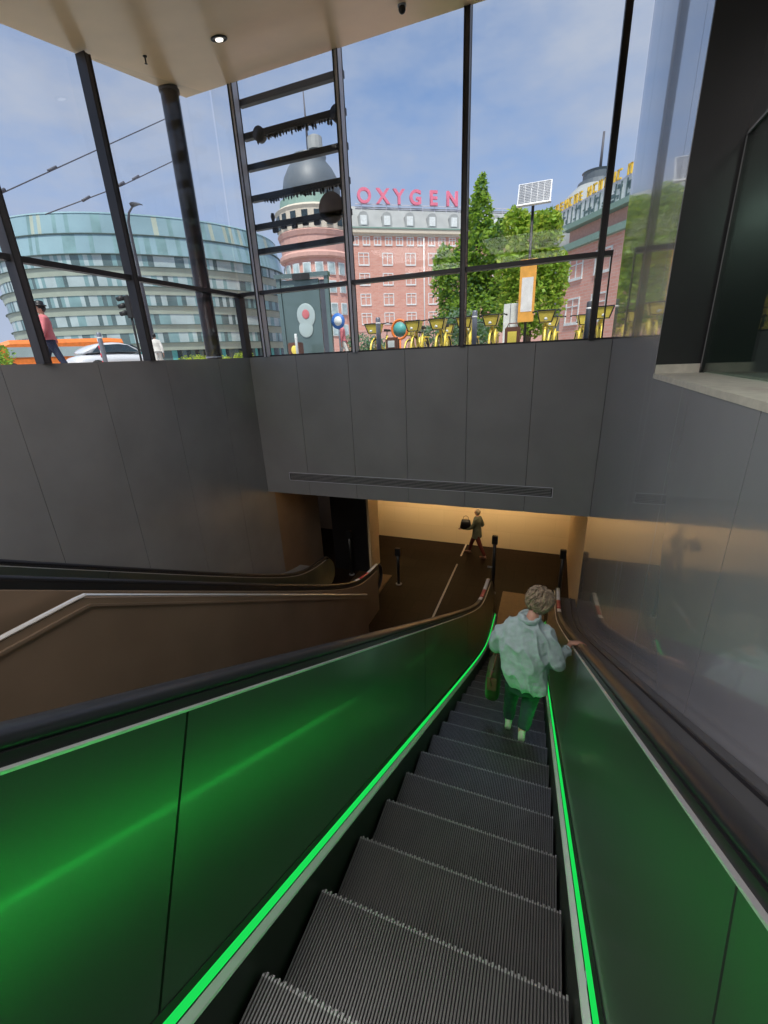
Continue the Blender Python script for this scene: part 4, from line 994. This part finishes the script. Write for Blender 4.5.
m = MB(); m.bbox(-.17, .17, -.12, .12, 0, .72, .02); m.tube([(-.13, 0, .72), (-.1, 0, .80), (.1, 0, .80), (.13, 0, .72)], .012, 6); m.build('case', M['brown_strap'], bx)
m = MB(); m.box(-.10, .10, -.135, -.12, .38, .62); m.build('front_panel', M['bike_yellow'], bx)
bx = empty('backpack_box', (-3.98, 11.2, STREET), label='dark rounded box with white label between the yellow bicycles', cat='box')
m = MB(); m.bbox(-.17, .17, -.1, .1, 0, .66, .04); m.build('case', M['brown_strap'], bx)
m = MB(); m.box(-.09, .09, -.115, -.1, .42, .58); m.build('label_patch', M['win_white'], bx)
oh = empty('hooped_sign', (-4.04, 12.0, STREET), label='round sign with orange hoop and teal centre among the bicycles', cat='sign')
m = MB(); ci = [(.22*math.cos(t), 0, .88+.24*math.sin(t)) for t in [2*PI*i/24 for i in range(25)]]; m.tube(ci, .035, 8, cap=False); m.tube([(0, 0, 0), (0, 0, .64)], .03, 8); m.build('hoop', M['orange'], oh)
m = MB(); m.tube([(0, -.01, .88), (0, .01, .88)], .19, 20); m.build('centre', M['teal'], oh)

# ------------------------------------------------------------------ lights
def area(name, loc, rot, sx, sy, e, col=(1, 1, 1), spread=180):
    l = bpy.data.lights.new(name, 'AREA'); l.shape = 'RECTANGLE'; l.size = sx; l.size_y = sy; l.energy = e; l.color = col; l.spread = R(spread)
    o = bpy.data.objects.new(name, l); COL.objects.link(o); o.location = loc; o.rotation_euler = rot; return o
area('hall_lamp', (-2.4, 11.9, 3.25), (R(55), 0, 0), 5.8, .15, 95, (1, .76, .44), 100)
area('hall_lamp', (-3.0, 9.6, 3.25), (0, 0, 0), .3, .3, 6, (1, .8, .55))
for x, y, e in ((-4.7, 1., 120), (-4.7, -2.5, 120), (-1.2, .5, 85), (-1.2, -2.5, 85)):
    area('landing_fill', (x, y, zc(y)-.05), (0, 0, 0), 2.4, 2.4, e, (1, .95, .93))  # unseen fill lights added under the soffit to lift the dark interior
area('upper_room_lamp', (2.4, 1.5, 7.85), (0, 0, 0), .4, 1.5, 60, (.85, 1, .92))
sun = bpy.data.lights.new('sun', 'SUN'); sun.energy = 4.9; sun.angle = R(6); sun.color = (1, .94, .84)
o = bpy.data.objects.new('sun', sun); COL.objects.link(o)
az = R(12); el = R(61)                      # sun stands behind the camera to the right
dirv = Vector((-math.sin(az)*math.cos(el), math.cos(az)*math.cos(el), -math.sin(el)))
o.rotation_euler = dirv.to_track_quat('-Z', 'Y').to_euler()

# the green strips also light the panels: one slim lamp along each strip
for s in (-1, 1):
    y0, y1 = -2.5, 7.0; L_ = (y1-y0)/math.cos(R(30))
    l = area('strip_lamp', (XC+s*.560, (y0+y1)/2, nose((y0+y1)/2)+.195), (0, 0, 0), L_, .02, 9.5, (.03, 1, .10), 130)
    d = Vector((0, math.cos(R(30)), -.5)); nrm = Vector((-s*.9, 0, .42)); nrm = (nrm-d*nrm.dot(d)).normalized(); z_ = -nrm
    x_ = d; mt = Matrix.Identity(4); zl = -nrm; yl = zl.cross(x_)      # the lamp shines along its own -Z = nrm
    for i in range(3): mt[i][0] = x_[i]; mt[i][1] = yl[i]; mt[i][2] = zl[i]
    mt.translation = l.location; l.matrix_world = mt
w = bpy.data.worlds.new('sky'); SC.world = w; w.use_nodes = True; nt = w.node_tree
bgn = nt.nodes['Background']; tc = nt.nodes.new('ShaderNodeTexCoord'); sep = nt.nodes.new('ShaderNodeSeparateXYZ')
nt.links.new(tc.outputs['Generated'], sep.inputs[0])
gr = nt.nodes.new('ShaderNodeValToRGB'); cr = gr.color_ramp
cr.elements[0].position = 0; cr.elements[0].color = (.60, .66, .80, 1)
cr.elements[1].position = .62; cr.elements[1].color = (.10, .22, .48, 1)
e_ = cr.elements.new(.28); e_.color = (.30, .46, .78, 1)
nt.links.new(sep.outputs['Z'], gr.inputs[0])
mp = nt.nodes.new('ShaderNodeMapping'); mp.inputs['Scale'].default_value = (1, 1, 2.6); mp.inputs['Location'].default_value = (.3, .1, 0)
nt.links.new(tc.outputs['Generated'], mp.inputs[0])
nz = nt.nodes.new('ShaderNodeTexNoise'); nz.inputs['Scale'].default_value = 2.6; nz.inputs['Detail'].default_value = 7; nz.inputs['Roughness'].default_value = .6
nt.links.new(mp.outputs[0], nz.inputs['Vector'])
cl = nt.nodes.new('ShaderNodeValToRGB'); cl.color_ramp.elements[0].position = .28; cl.color_ramp.elements[1].position = .62
nt.links.new(nz.outputs['Fac'], cl.inputs[0])
mx = nt.nodes.new('ShaderNodeMix'); mx.data_type = 'RGBA'; mx.inputs['B'].default_value = (.52, .57, .69, 1)
nt.links.new(cl.outputs['Color'], mx.inputs['Factor']); nt.links.new(gr.outputs['Color'], mx.inputs['A'])
nt.links.new(mx.outputs['Result'], bgn.inputs['Color']); bgn.inputs['Strength'].default_value = 1.0

# ------------------------------------------------------------------ camera
cd = bpy.data.cameras.new('camera'); cam = bpy.data.objects.new('camera', cd); COL.objects.link(cam)
cd.sensor_fit = 'VERTICAL'; cd.sensor_height = 36; cd.lens = 425.07/1024*36; cd.clip_start = .05; cd.clip_end = 600
RM = ((0.93453857, -0.34606508, -0.08292543), (0.35317473, 0.87336579, 0.33540989), (-0.04364942, -0.34274065, 0.93841546))
mw = Matrix.Identity(4)
for i in range(3):
    mw[i][0] = RM[i][0]; mw[i][1] = RM[i][2]; mw[i][2] = -RM[i][1]
mw[0][3], mw[1][3], mw[2][3] = 0, 0, EYE
cam.matrix_world = mw
SC.camera = cam
SC.view_settings.view_transform = 'Standard'; SC.view_settings.look = 'None'; SC.view_settings.gamma = 1; SC.view_settings.use_curve_mapping = False
SC.view_settings.exposure = 0
SC.cycles.use_denoising = True
SC.cycles.max_bounces = 8; SC.cycles.transparent_max_bounces = 16; SC.cycles.sample_clamp_indirect = 6
